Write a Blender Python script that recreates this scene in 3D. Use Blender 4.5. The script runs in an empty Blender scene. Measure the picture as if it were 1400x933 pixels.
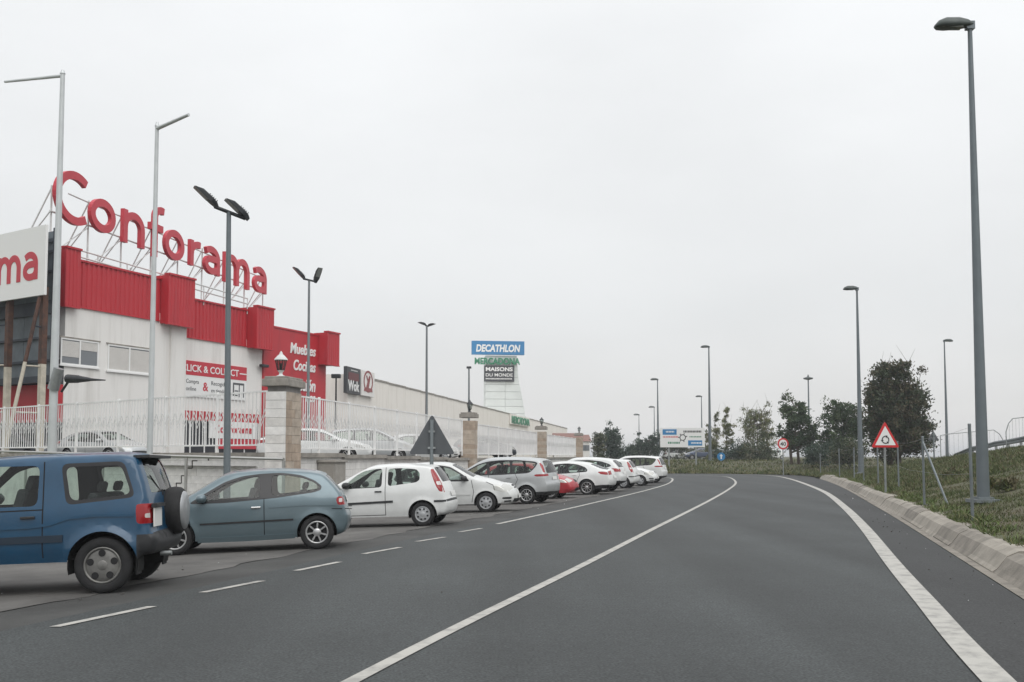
import bpy, bmesh, math, random
import numpy as np
from mathutils import Vector, Matrix, noise
from mathutils.geometry import delaunay_2d_cdt
random.seed(7); RNG = np.random.default_rng(7)
scene = bpy.context.scene
COL = scene.collection
PI = math.pi

# ------------------------------------------------------------------ camera, sky, sun, exposure
F, CX, HY, EYE = 1370.0, 700.0, 623.0, 1.65           # focal length and horizon of the 1400x933 photograph
TH = math.radians(3.56)
CY = HY - F * math.tan(TH)
cam_d = bpy.data.cameras.new('camera')
cam = bpy.data.objects.new('camera', cam_d); COL.objects.link(cam)
cam.location = (0, 0, EYE)
cam.rotation_euler = (PI / 2 + TH, 0, 0)
cam_d.sensor_width = 36; cam_d.lens = F / 1400 * 36
cam_d.shift_y = (CY - 466.5) / 1400
cam_d.clip_start = 0.1; cam_d.clip_end = 8000
scene.camera = cam

world = bpy.data.worlds.new('World'); scene.world = world
world.use_nodes = True
wn, wl = world.node_tree.nodes, world.node_tree.links
wn.clear()
w_out = wn.new('ShaderNodeOutputWorld'); w_bg = wn.new('ShaderNodeBackground')
w_sky = wn.new('ShaderNodeTexSky'); w_sky.sky_type = 'NISHITA'; w_sky.sun_disc = False
SUN_EL, SUN_AZ = math.radians(52), math.radians(150)    # azimuth clockwise from +Y
w_sky.sun_elevation = SUN_EL; w_sky.sun_rotation = SUN_AZ
w_tc = wn.new('ShaderNodeTexCoord'); w_sep = wn.new('ShaderNodeSeparateXYZ')
w_ramp = wn.new('ShaderNodeValToRGB')
wl.new(w_tc.outputs['Generated'], w_sep.inputs[0]); wl.new(w_sep.outputs['Z'], w_ramp.inputs[0])
cr = w_ramp.color_ramp
for pos, c in ((0.0, (.74, .725, .715)), (.05, (.67, .668, .662)), (.14, (.675, .686, .69)), (.40, (.805, .82, .83)), (1.0, (1.3, 1.31, 1.33))):
    e = cr.elements[0] if pos == 0.0 else (cr.elements[-1] if pos == 1.0 else cr.elements.new(pos))
    e.position = pos; e.color = (*c, 1)
w_map = wn.new('ShaderNodeMapping'); w_map.inputs['Scale'].default_value = (1.0, 1.0, 2.6)
w_noi = wn.new('ShaderNodeTexNoise'); w_noi.inputs['Scale'].default_value = 1.5; w_noi.inputs['Detail'].default_value = 5
wl.new(w_tc.outputs['Generated'], w_map.inputs[0]); wl.new(w_map.outputs[0], w_noi.inputs['Vector'])
w_mr = wn.new('ShaderNodeMapRange'); w_mr.inputs[1].default_value = .3; w_mr.inputs[2].default_value = .7
w_mr.inputs[3].default_value = 9.1; w_mr.inputs[4].default_value = 10.9
wl.new(w_noi.outputs['Fac'], w_mr.inputs[0])
w_mul = wn.new('ShaderNodeVectorMath'); w_mul.operation = 'SCALE'
wl.new(w_ramp.outputs[0], w_mul.inputs[0]); wl.new(w_mr.outputs[0], w_mul.inputs['Scale'])
w_mix = wn.new('ShaderNodeMix'); w_mix.data_type = 'RGBA'; w_mix.inputs[0].default_value = .97
wl.new(w_sky.outputs[0], w_mix.inputs[6]); wl.new(w_mul.outputs[0], w_mix.inputs[7])
wl.new(w_mix.outputs[2], w_bg.inputs[0]); w_bg.inputs[1].default_value = .1
wl.new(w_bg.outputs[0], w_out.inputs[0])

sun_d = bpy.data.lights.new('sun', 'SUN'); sun = bpy.data.objects.new('sun', sun_d); COL.objects.link(sun)
sun_d.energy = 1.2; sun_d.angle = math.radians(50); sun_d.color = (1, .98, .95)
sdir = Vector((math.sin(SUN_AZ) * math.cos(SUN_EL), math.cos(SUN_AZ) * math.cos(SUN_EL), math.sin(SUN_EL)))
sun.rotation_euler = sdir.to_track_quat('Z', 'Y').to_euler()
scene.view_settings.view_transform = 'Standard'; scene.view_settings.look = 'None'
HAZE = .0006
scene.view_settings.exposure = 0.22; scene.view_settings.gamma = 1.0

# ------------------------------------------------------------------ measuring helpers (pixel of the photograph -> place)
def ray(px, py):
    u, v = (px - CX) / F, (CY - py) / F
    return Vector((u, math.cos(TH) - v * math.sin(TH), math.sin(TH) + v * math.cos(TH)))
O = Vector((0, 0, EYE))
def gp(px, py, z=0.0):
    d = ray(px, py); return O + d * ((z - EYE) / d.z)
def at(px, py, Y):
    d = ray(px, py); return O + d * (Y / d.y)
class Plane:                                            # vertical plane through p along u (left to right), n towards the road
    def __init__(s, p, u):
        s.p = Vector((p[0], p[1], 0)); s.u = Vector((u[0], u[1], 0)).normalized(); s.n = s.u.cross(Vector((0, 0, 1)))
    def hit(s, px, py, out=0.0):
        d = ray(px, py); q = s.p + s.n * out
        t = (q - O).dot(s.n) / d.dot(s.n); h = O + d * t
        return (h - q).dot(s.u), h.z
    def pt(s, a, z, out=0.0):
        v = s.p + s.u * a + s.n * out; v.z = z; return v
    def frame(s, a=0, z=0, out=0):
        m = Matrix((s.u, Vector((0, 0, 1)), s.n)).transposed().to_4x4(); m.translation = s.pt(a, z, out); return m

# ------------------------------------------------------------------ object helpers
def link(o, parent=None):
    COL.objects.link(o)
    if parent is not None: o.parent = parent
    return o
def tag(o, label=None, cat=None, group=None, kind=None):
    if label: o['label'] = label
    if cat: o['category'] = cat
    if group: o['group'] = group
    if kind: o['kind'] = kind
    return o
def thing(name, label, cat, loc=(0, 0, 0), group=None, rz=0.0):
    o = bpy.data.objects.new(name, None); o.empty_display_size = .2
    o.location = loc; o.rotation_euler = (0, 0, rz); link(o)
    return tag(o, label, cat, group)
def copy_tree(o, parent=None):
    c = o.copy(); link(c, parent)
    for ch in list(o.children): copy_tree(ch, c)
    return c

def base_of(p):
    v = Vector()
    while p is not None: v += p.location; p = p.parent
    return v
class MB:
    def __init__(s): s.v, s.f, s.m, s.sm = [], [], [], []
    def add(s, vs, fs, m=0, smooth=False):
        b = len(s.v); s.v += [tuple(v) for v in vs]
        for f in fs: s.f.append(tuple(i + b for i in f)); s.m.append(m); s.sm.append(smooth)
        return s
    def box(s, c, d, m=0, M=None):
        x, y, z = d[0] / 2, d[1] / 2, d[2] / 2; c = Vector(c)
        vs = [Vector((i * x, j * y, k * z)) for k in (-1, 1) for j in (-1, 1) for i in (-1, 1)]
        vs = [c + (M @ v if M else v) for v in vs]
        return s.add(vs, [(0, 2, 3, 1), (4, 5, 7, 6), (0, 1, 5, 4), (2, 6, 7, 3), (0, 4, 6, 2), (1, 3, 7, 5)], m)
    def pbox(s, pl, a0, a1, z0, z1, o0, o1, m=0):       # a box on a Plane
        vs = [pl.pt(a, z, o) for z in (z0, z1) for o in (o1, o0) for a in (a0, a1)]
        return s.add(vs, [(0, 2, 3, 1), (4, 5, 7, 6), (0, 1, 5, 4), (2, 6, 7, 3), (0, 4, 6, 2), (1, 3, 7, 5)], m)
    def cyl(s, p0, p1, r0, r1=None, n=10, m=0, caps=True):
        p0, p1 = Vector(p0), Vector(p1); r1 = r0 if r1 is None else r1
        d = (p1 - p0).normalized(); a = d.orthogonal().normalized(); b = d.cross(a)
        vs = []
        for p, r in ((p0, r0), (p1, r1)):
            for k in range(n):
                t = 2 * PI * k / n; vs.append(p + (a * math.cos(t) + b * math.sin(t)) * r)
        s.add(vs, [(k, (k + 1) % n, n + (k + 1) % n, n + k) for k in range(n)], m, True)
        if caps: s.add(vs, [tuple(range(n))[::-1], tuple(range(n, 2 * n))], m)
        return s
    def path(s, pts, r, n=8, m=0):
        for a, b in zip(pts, pts[1:]): s.cyl(a, b, r, r, n, m)
        return s
    def lathe(s, prof, n=24, m=0, M=None, axis='Z'):    # prof: (radius, height)
        vs = []
        for r, h in prof:
            for k in range(n):
                t = 2 * PI * k / n; c, q = math.cos(t) * r, math.sin(t) * r
                v = Vector((c, q, h)) if axis == 'Z' else Vector((c, h, q))
                vs.append(M @ v if M else v)
        fs = []
        for i in range(len(prof) - 1):
            for k in range(n):
                q = (i * n + k, i * n + (k + 1) % n, (i + 1) * n + (k + 1) % n, (i + 1) * n + k)
                fs.append(q if axis == 'Z' else q[::-1])
        return s.add(vs, fs, m, True)
    def prism(s, poly, M, d, m=0):                      # 2-D polygon in M's xy, thickness d along M's z
        n = len(poly)
        vs = [M @ Vector((x, y, 0)) for x, y in poly] + [M @ Vector((x, y, d)) for x, y in poly]
        s.add(vs, [tuple(range(n))[::-1], tuple(range(n, 2 * n))] + [(k, (k + 1) % n, n + (k + 1) % n, n + k) for k in range(n)], m)
        return s
    def build(s, name, mats, parent=None, bevel=0.0, local=True, recalc=False):
        me = bpy.data.meshes.new(name); me.from_pydata(s.v, [], s.f)
        mats = mats if isinstance(mats, (list, tuple)) else [mats]
        for mt in mats: me.materials.append(mt)
        me.polygons.foreach_set('material_index', s.m); me.polygons.foreach_set('use_smooth', s.sm)
        o = bpy.data.objects.new(name, me); link(o, parent)
        off = base_of(parent)
        if local and off.length > 0:
            co = np.empty(len(me.vertices) * 3, dtype=np.float32); me.vertices.foreach_get('co', co)
            co = co.reshape(-1, 3) - np.array(off, dtype=np.float32); me.vertices.foreach_set('co', co.ravel())
        if bevel:
            b = o.modifiers.new('bevel', 'BEVEL'); b.width = bevel; b.segments = 2; b.limit_method = 'ANGLE'
        if recalc:
            bm = bmesh.new(); bm.from_mesh(me); bmesh.ops.recalc_face_normals(bm, faces=bm.faces); bm.to_mesh(me); bm.free()
        me.update(); return o
# builders below give world coordinates; a part's mesh is shifted so that its thing's base is its origin

def np_mesh(name, V, faces, k, mats, midx=None, parent=None, smooth=False):
    me = bpy.data.meshes.new(name); V = np.asarray(V, np.float32); nf = len(faces)
    V = V - np.array(base_of(parent), np.float32)
    me.vertices.add(len(V)); me.vertices.foreach_set('co', V.ravel())
    me.loops.add(nf * k); me.loops.foreach_set('vertex_index', np.asarray(faces, np.int32).ravel())
    me.polygons.add(nf); me.polygons.foreach_set('loop_start', np.arange(0, nf * k, k, dtype=np.int32))
    mats = mats if isinstance(mats, (list, tuple)) else [mats]
    for m in mats: me.materials.append(m)
    if midx is not None: me.polygons.foreach_set('material_index', np.asarray(midx, np.int32))
    me.polygons.foreach_set('use_smooth', np.full(nf, smooth))
    me.update(calc_edges=True); o = bpy.data.objects.new(name, me); return link(o, parent)

# ------------------------------------------------------------------ materials
def srgb(r, g, b): return tuple(((c / 255) / 12.92 if c < 11 else ((c / 255 + .055) / 1.055) ** 2.4) for c in (r, g, b))
MATS = {}
def mat(name, col, rough=.6, metal=0.0, var=0.0, scale=3.0, bump=0.0, bscale=60.0, coat=0.0, dark=None, detail=5, emit=0.0, spec=.5, space='Object', stretch=None, r2=None, lo=.35, hi=.68):
    m = bpy.data.materials.new(name); m.use_nodes = True; MATS[name] = m
    nt = m.node_tree; b = nt.nodes['Principled BSDF']
    b.inputs['Base Color'].default_value = (*col, 1); b.inputs['Roughness'].default_value = rough
    b.inputs['Metallic'].default_value = metal; b.inputs['Coat Weight'].default_value = coat
    b.inputs['Coat Roughness'].default_value = .06; b.inputs['Specular IOR Level'].default_value = spec
    if emit: b.inputs['Emission Color'].default_value = (*col, 1); b.inputs['Emission Strength'].default_value = emit
    tc = nt.nodes.new('ShaderNodeTexCoord'); vec = tc.outputs[space]
    if stretch:
        mp = nt.nodes.new('ShaderNodeMapping'); mp.inputs['Scale'].default_value = stretch
        nt.links.new(vec, mp.inputs[0]); vec = mp.outputs[0]
    if var or dark:
        n = nt.nodes.new('ShaderNodeTexNoise'); n.inputs['Scale'].default_value = scale; n.inputs['Detail'].default_value = detail; n.inputs['Roughness'].default_value = .62
        nt.links.new(vec, n.inputs['Vector'])
        mr = nt.nodes.new('ShaderNodeMapRange'); mr.inputs[1].default_value = lo; mr.inputs[2].default_value = hi
        nt.links.new(n.outputs['Fac'], mr.inputs[0])
        mx = nt.nodes.new('ShaderNodeMix'); mx.data_type = 'RGBA'
        d2 = dark if dark else tuple(c * (1 - var) for c in col)
        mx.inputs[6].default_value = (*d2, 1); mx.inputs[7].default_value = (*[min(1, c * (1 + var * .6)) for c in col], 1)
        nt.links.new(mr.outputs[0], mx.inputs[0]); nt.links.new(mx.outputs[2], b.inputs['Base Color'])
        if r2 is not None:
            m2 = nt.nodes.new('ShaderNodeMapRange'); m2.inputs[3].default_value = r2; m2.inputs[4].default_value = rough
            nt.links.new(mr.outputs[0], m2.inputs[0]); nt.links.new(m2.outputs[0], b.inputs['Roughness'])
    if bump:
        n2 = nt.nodes.new('ShaderNodeTexNoise'); n2.inputs['Scale'].default_value = bscale; n2.inputs['Detail'].default_value = 4
        nt.links.new(vec, n2.inputs['Vector'])
        bp = nt.nodes.new('ShaderNodeBump'); bp.inputs['Strength'].default_value = bump; bp.inputs['Distance'].default_value = .02
        nt.links.new(n2.outputs['Fac'], bp.inputs['Height']); nt.links.new(bp.outputs[0], b.inputs['Normal'])
    return m
def glass_mat(name, tint, refl=1.0):
    m = bpy.data.materials.new(name); m.use_nodes = True; nt = m.node_tree; nt.nodes.clear()
    out = nt.nodes.new('ShaderNodeOutputMaterial'); mx = nt.nodes.new('ShaderNodeMixShader')
    tr = nt.nodes.new('ShaderNodeBsdfTransparent'); tr.inputs[0].default_value = (*tint, 1)
    gl = nt.nodes.new('ShaderNodeBsdfGlossy'); gl.inputs['Roughness'].default_value = .03
    fr = nt.nodes.new('ShaderNodeFresnel'); fr.inputs[0].default_value = 1.5
    ge = nt.nodes.new('ShaderNodeNewGeometry'); ml = nt.nodes.new('ShaderNodeMix'); ml.data_type = 'FLOAT'
    nt.links.new(ge.outputs['Backfacing'], ml.inputs[0]); nt.links.new(fr.outputs[0], ml.inputs[2]); ml.inputs[3].default_value = .05
    nt.links.new(ml.outputs[0], mx.inputs[0]); nt.links.new(tr.outputs[0], mx.inputs[1]); nt.links.new(gl.outputs[0], mx.inputs[2])
    nt.links.new(mx.outputs[0], out.inputs[0]); return m
def paint(name, col, metal=0.0, rough=.32, dirt=.12):
    m = mat(name, col, rough, metal, var=dirt, scale=2.5, coat=.55, r2=rough + .15)
    nt = m.node_tree; b = nt.nodes['Principled BSDF']; out = nt.nodes['Material Output']
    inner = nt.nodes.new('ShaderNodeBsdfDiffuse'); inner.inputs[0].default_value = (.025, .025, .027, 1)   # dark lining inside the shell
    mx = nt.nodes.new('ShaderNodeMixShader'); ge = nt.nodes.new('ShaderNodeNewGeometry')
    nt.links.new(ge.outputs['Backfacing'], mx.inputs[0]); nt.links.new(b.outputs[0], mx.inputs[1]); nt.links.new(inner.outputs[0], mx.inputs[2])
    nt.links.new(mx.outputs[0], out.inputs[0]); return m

def asphalt_mat(name, col):
    m = bpy.data.materials.new(name); m.use_nodes = True; nt = m.node_tree; b = nt.nodes['Principled BSDF']; N_, L_ = nt.nodes.new, nt.links.new
    tc = N_('ShaderNodeTexCoord')
    def noi(scale, detail, stretch=None):
        n = N_('ShaderNodeTexNoise'); n.inputs['Scale'].default_value = scale; n.inputs['Detail'].default_value = detail
        if stretch:
            mp = N_('ShaderNodeMapping'); mp.inputs['Rotation'].default_value = (0, 0, .277); mp.inputs['Scale'].default_value = stretch; L_(tc.outputs['Object'], mp.inputs[0]); L_(mp.outputs[0], n.inputs['Vector'])
        else: L_(tc.outputs['Object'], n.inputs['Vector'])
        return n.outputs['Fac']
    def mr(x, a, b_, c, d):
        q = N_('ShaderNodeMapRange'); q.inputs[1].default_value = a; q.inputs[2].default_value = b_; q.inputs[3].default_value = c; q.inputs[4].default_value = d; L_(x, q.inputs[0]); return q.outputs[0]
    def mul(x, y):
        q = N_('ShaderNodeMath'); q.operation = 'MULTIPLY'; L_(x, q.inputs[0]); L_(y, q.inputs[1]); return q.outputs[0]
    f = mul(mr(noi(.55, 6, (1, .07, 1)), .3, .7, .7, 1.3), mr(noi(.5, 8), .3, .7, .86, 1.14))   # wear along the lanes, patches
    grain = noi(42, 3); f = mul(f, mr(grain, .32, .68, .35, 1.65)); f = mul(f, mr(noi(9, 5), .3, .72, .82, 1.2))
    vm = N_('ShaderNodeVectorMath'); vm.operation = 'SCALE'; vm.inputs[0].default_value = col; L_(f, vm.inputs['Scale']); L_(vm.outputs[0], b.inputs['Base Color'])
    b.inputs['Roughness'].default_value = .78
    bp = N_('ShaderNodeBump'); bp.inputs['Strength'].default_value = .4; bp.inputs['Distance'].default_value = .012; L_(grain, bp.inputs['Height']); L_(bp.outputs[0], b.inputs['Normal'])
    MATS[name] = m; return m
M = dict(
    asphalt=asphalt_mat('asphalt', (.033, .0375, .038)),
    shoulder=asphalt_mat('dark_asphalt', (.023, .0245, .025)),
    bay=mat('bay_asphalt', (.05, .05, .048), .85, var=.35, scale=.6, bump=.35, bscale=70, detail=8),
    concrete=mat('old_concrete', (.13, .125, .117), .9, dark=(.07, .067, .063), scale=.9, bump=.3, bscale=40, detail=10),
    line=mat('road_paint', (.4, .39, .36), .75, dark=(.25, .245, .23), scale=4, bump=.2, bscale=90, detail=10, lo=.34, hi=.54),
    slab=mat('kerb_concrete', (.3, .275, .235), .9, var=.3, scale=2.2, bump=.35, bscale=45, detail=9),
    slab2=mat('kerb_concrete_stained', (.225, .205, .175), .9, var=.35, scale=2.6, bump=.35, bscale=45, detail=9),
    soil=mat('grassy_soil', (.066, .078, .033), .95, dark=(.08, .068, .042), scale=.45, bump=.6, bscale=14, detail=9),
    ground=mat('far_ground', (.09, .1, .055), .95, var=.3, scale=.05),
    lot=mat('lot_asphalt', (.1, .1, .1), .85, var=.2, scale=.5),
    white_wall=mat('white_render', (.76, .745, .72), .85, dark=(.6, .58, .55), scale=1.6, bump=.06, bscale=30, detail=9, stretch=(1, 1, .1), lo=.22, hi=.5),
    cream_wall=mat('cream_panel', (.8, .765, .71), .8, dark=(.68, .64, .58), scale=1.2, detail=9, stretch=(1, 1, .12), lo=.25, hi=.5),
    block=mat('white_painted_block', (.76, .745, .72), .9, var=.16, scale=2.2, bump=.3, bscale=30, detail=8),
    block2=mat('white_painted_block_worn', (.68, .66, .63), .9, var=.2, scale=2.6, bump=.3, bscale=30, detail=8),
    mortar=mat('mortar', (.26, .25, .24), .95, var=.2, scale=4),
    tan=mat('tan_stone_block', (.4, .32, .25), .92, var=.25, scale=3, bump=.4, bscale=25, detail=8),
    tan2=mat('tan_stone_block_pale', (.46, .39, .32), .92, var=.25, scale=3, bump=.4, bscale=25, detail=8),
    coping=mat('grey_coping', (.3, .28, .25), .9, var=.3, scale=2, bump=.3, bscale=30),
    red=mat('red_metal', (.46, .02, .032), .45, dark=(.34, .02, .03), scale=1.5, stretch=(1, 1, .1), lo=.25, hi=.5),
    red_letter=mat('red_letter', (.5, .03, .05), .45, var=.05, scale=1),
    red_print=mat('red_print', (.5, .03, .05), .5),
    white_print=mat('white_print', (.78, .78, .77), .5),
    white_steel=mat('white_steel', (.62, .63, .62), .5, var=.1, scale=2),
    fence_white=mat('fence_white', (.8, .8, .79), .55, var=.1, scale=1.5),
    grey_steel=mat('grey_steel', (.2, .225, .235), .5, .4, var=.12, scale=1.5),
    pole_green=mat('painted_pole', (.15, .175, .19), .5, .3, var=.12, scale=1.2),
    pale_pole=mat('pale_pole', (.55, .575, .58), .45, .3, var=.1, scale=1.2),
    galv=mat('galvanised', (.32, .34, .34), .45, .6, var=.2, scale=3),
    dark_steel=mat('dark_steel', (.025, .028, .032), .45, .2, var=.2, scale=4),
    lamp_shell=mat('lamp_shell', (.06, .075, .07), .5, .1, var=.2, scale=4),
    lamp_glass=mat('lamp_glass', (.2, .21, .2), .2),
    rust=mat('rusty_steel', (.12, .055, .035), .85, dark=(.05, .03, .025), scale=3),
    cream_steel=mat('cream_steel', (.5, .46, .38), .7, var=.2, scale=3),
    sheet_back=mat('grey_blue_sheet', (.13, .155, .175), .55, .2, var=.25, scale=1.0),
    dark_blue=mat('dark_blue_steel', (.03, .04, .055), .5, .2, var=.2, scale=2),
    stainless=mat('stainless', (.5, .5, .48), .28, .9),
    win_frame=mat('window_frame_white', (.8, .8, .79), .5),
    shutter=mat('roller_shutter', (.62, .6, .57), .7, var=.06, scale=2),
    bglass=mat('building_glass', (.16, .175, .19), .08, .0, spec=.8),
    blue_sign=mat('blue_sign', (.02, .19, .42), .45), green=mat('green_sign', (.02, .2, .1), .5),
    black_sign=mat('black_sign', (.03, .033, .038), .5), sign_grey=mat('sign_back_grey', (.1, .108, .115), .55, .3, var=.12, scale=2),
    sign_red=mat('sign_red', (.55, .02, .025), .4), sign_white=mat('sign_white', (.75, .75, .74), .4), sign_black=mat('sign_black', (.015, .015, .017), .5),
    tower=mat('tower_sheet', (.62, .655, .64), .6, var=.08, scale=.4),
    tyre=mat('tyre', (.018, .018, .019), .85, var=.3, scale=6, bump=.2, bscale=40),
    rim=mat('alloy', (.52, .52, .52), .35, .75, var=.15, scale=8), rim_dirty=mat('dull_alloy', (.2, .197, .187), .5, .55, var=.25, scale=8),
    hubcap=mat('hubcap_plastic', (.4, .41, .42), .42, .3, var=.15, scale=8),
    rim_dark=mat('wheel_inside', (.012, .012, .013), .8),
    plastic=mat('black_plastic', (.022, .023, .025), .55, var=.2, scale=6), black_gloss=mat('black_pillar', (.012, .012, .014), .35),
    under=mat('underbody', (.012, .012, .012), .9), seat=mat('seat_cloth', (.035, .036, .04), .9, var=.2, scale=12),
    tail=mat('tail_lens_red', (.27, .006, .009), .2, coat=.25), rev=mat('lens_clear', (.55, .52, .5), .2, coat=.5),
    amber=mat('lens_amber', (.6, .2, .03), .2), head=mat('headlamp', (.5, .5, .47), .12, .3, coat=1.0), chrome=mat('chrome', (.7, .7, .7), .12, 1.0),
    plate=mat('number_plate', (.7, .7, .68), .5), spare_face=mat('spare_cover', (.36, .37, .38), .35, .5, var=.15, scale=4),
    glass=glass_mat('car_glass', (.72, .8, .76)), glass_dark=glass_mat('car_glass_dark', (.42, .46, .46)), lantern_glass=glass_mat('lantern_glass', (.8, .84, .82)),
    bark=mat('bark', (.09, .07, .055), .95, var=.3, scale=6, bump=.5, bscale=20),
    cabinet=mat('cabinet_grey', (.32, .3, .27), .75, var=.15, scale=3),
    trim_navy=mat('navy_trim', (.008, .02, .036), .5), tar=mat('tar_seam', (.016, .016, .017), .5), crack=mat('dark_joint', (.07, .065, .06), .95), awning=mat('dark_shopfront', (.03, .032, .04), .2),
    tile=mat('roof_red', (.22, .12, .1), .85, var=.2, scale=1),
)
LEAF = {}
def leaf_mats(key, cols):
    LEAF[key] = []
    for i, c in enumerate(cols):
        m = mat('leaf_' + key + ('' if i == 0 else '_%s' % 'bcdef'[i]), c, .75, var=.25, scale=1.3)
        LEAF[key].append(m)
leaf_mats('pine', [(.022, .05, .018), (.038, .07, .024), (.065, .095, .036)])
leaf_mats('oak', [(.026, .042, .016), (.045, .06, .024), (.08, .07, .036)])
leaf_mats('poplar', [(.085, .11, .04), (.13, .15, .055), (.18, .18, .08)])
leaf_mats('shrub', [(.04, .06, .03), (.08, .1, .05), (.12, .12, .07)])
leaf_mats('blue', [(.025, .05, .036), (.04, .07, .048), (.06, .09, .06)])
leaf_mats('grass', [(.052, .076, .022), (.082, .1, .03), (.14, .132, .055), (.115, .1, .052)])
leaf_mats('weed', [(.075, .125, .028), (.1, .14, .035), (.13, .13, .05)])

def text(name, s, M4, height, mats, parent, depth=.02, width=None, bold=0.0, shear=0.0, align='LEFT', lab=None):
    """lettering as a mesh: cap height, optional total width; M4 places its baseline start"""
    cu = bpy.data.curves.new(name, 'FONT'); cu.body = s; cu.size = 1; cu.offset = bold; cu.shear = shear; cu.resolution_u = 4
    cu.extrude = .5
    tmp = bpy.data.objects.new('tmp_text', cu); COL.objects.link(tmp)
    bpy.context.view_layer.update()
    me = bpy.data.meshes.new_from_object(tmp.evaluated_get(bpy.context.evaluated_depsgraph_get()))
    COL.objects.unlink(tmp); bpy.data.objects.remove(tmp)
    n = len(me.vertices); co = np.empty(n * 3); me.vertices.foreach_get('co', co); co = co.reshape(-1, 3)
    cap = .73
    k = height / cap; x0, x1 = co[:, 0].min(), co[:, 0].max()
    co[:, 0] -= x0; kx = (width / (x1 - x0)) if width else k
    co[:, 0] *= kx; co[:, 1] *= k; co[:, 2] = (co[:, 2] + .5) * depth
    if align == 'RIGHT': co[:, 0] -= (x1 - x0) * kx
    if align == 'CENTER': co[:, 0] -= (x1 - x0) * kx / 2
    A = np.array(M4); co = co @ A[:3, :3].T + A[:3, 3]
    co -= np.array(base_of(parent))
    me.vertices.foreach_set('co', co.ravel()); me.name = name
    me.materials.clear(); me.materials.append(mats)
    me.update(); o = bpy.data.objects.new(name, me); link(o, parent)
    return o

def arc(cx, cy, rx, ry, a0, a1, n=18): return [(cx + rx * math.cos(math.radians(a0 + (a1 - a0) * k / n)), cy + ry * math.sin(math.radians(a0 + (a1 - a0) * k / n))) for k in range(n + 1)]
GLYPH = {   # stroke centre lines, x height 1; (width, strokes)
    'C': (1.12, [arc(.68, .75, .57, .64, 52, 308, 26)]),
    'o': (.98, [arc(.49, .5, .375, .39, 0, 360, 30)]),
    'n': (.9, [[(.12, 0), (.12, 1.0)], [(.12, .55)] + arc(.45, .52, .33, .37, 165, 0, 14) + [(.78, 0)]]),
    'm': (1.42, [[(.12, 0), (.12, 1.0)], [(.12, .55)] + arc(.42, .52, .29, .37, 165, 0, 12) + [(.71, 0)], [(.71, .55)] + arc(1.0, .52, .29, .37, 165, 0, 12) + [(1.29, 0)]]),
    'r': (.66, [[(.12, 0), (.12, 1.0)], [(.12, .5)] + arc(.5, .5, .38, .39, 165, 78, 10)]),
    'f': (.72, [arc(.58, 1.22, .28, .27, 70, 180, 10) + [(.3, -.12)], [(.06, .86), (.64, .86)]]),
    'a': (.86, [[(.12, .80)] + arc(.38, .56, .36, .34, 115, 0, 14) + [(.74, 0)], [(.74, .56), (.52, .56)] + arc(.40, .33, .285, .225, 95, 270, 14) + arc(.5, .35, .24, .24, 280, 350, 6)]),
}
def glyph(mb, ch, M4, sx, sy, wid, depth, m=0, k0=0.0):
    for si, st in enumerate(GLYPH[ch][1]):
        P = [Vector((x * sx, y * sy)) for x, y in st]; closed = (P[0] - P[-1]).length < 1e-4; n = len(P); z0, z1 = -depth - .004 * si, .005 * si + k0
        V = []
        for i, p in enumerate(P):
            a, b = (P[i - 1] if i else (P[-2] if closed else p)), (P[i + 1] if i < n - 1 else (P[1] if closed else p)); d = (b - a).normalized(); nn = Vector((-d.y, d.x)) * wid / 2
            for q, z in ((p + nn, z1), (p - nn, z1), (p - nn, z0), (p + nn, z0)): V.append(M4 @ Vector((q.x, q.y, z)))
        f = [(i * 4 + j, i * 4 + (j + 1) % 4, (i + 1) * 4 + (j + 1) % 4, (i + 1) * 4 + j) for i in range(n - 1) for j in range(4)]
        if not closed: f += [(3, 2, 1, 0), (n * 4 - 4, n * 4 - 3, n * 4 - 2, n * 4 - 1)]
        mb.add(V, f, m)
def word(s_, M4, xh, total, wid, depth, name, mt, parent):
    ws = [GLYPH[c][0] for c in s_]; gap = .12; L = sum(ws) + gap * (len(s_) - 1); kx = total / L; x = 0
    for c, w_ in zip(s_, ws):
        mb = MB(); glyph(mb, c, M4 @ Matrix.Translation((x * kx, 0, 0)), kx, xh, wid, depth); mb.build(name, mt, parent); x += w_ + gap

# ------------------------------------------------------------------ curves of the road
def catmull(pts, step):
    P = [np.array(p, float) for p in pts]; P = [2 * P[0] - P[1]] + P + [2 * P[-1] - P[-2]]
    out = []
    for i in range(1, len(P) - 2):
        n = max(2, int(np.linalg.norm(P[i + 1] - P[i]) / step))
        for k in range(n):
            t = k / n; a, b, c, d = P[i - 1:i + 3]
            out.append(.5 * (2 * b + (c - a) * t + (2 * a - 5 * b + 4 * c - d) * t * t + (3 * b - a - 3 * c + d) * t ** 3))
    out.append(P[-2]); return np.array(out)
def resample(c, n):
    s = np.concatenate([[0], np.cumsum(np.linalg.norm(np.diff(c, axis=0), axis=1))]); t = np.linspace(0, s[-1], n)
    return np.stack([np.interp(t, s, c[:, k]) for k in range(c.shape[1])], 1)
def normals(c):                                         # to the right of the direction of travel
    d = np.gradient(c, axis=0); d /= np.linalg.norm(d, axis=1)[:, None]; return np.stack([d[:, 1], -d[:, 0]], 1)
def g2(px, py): v = gp(px, py); return (v.x, v.y)

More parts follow.
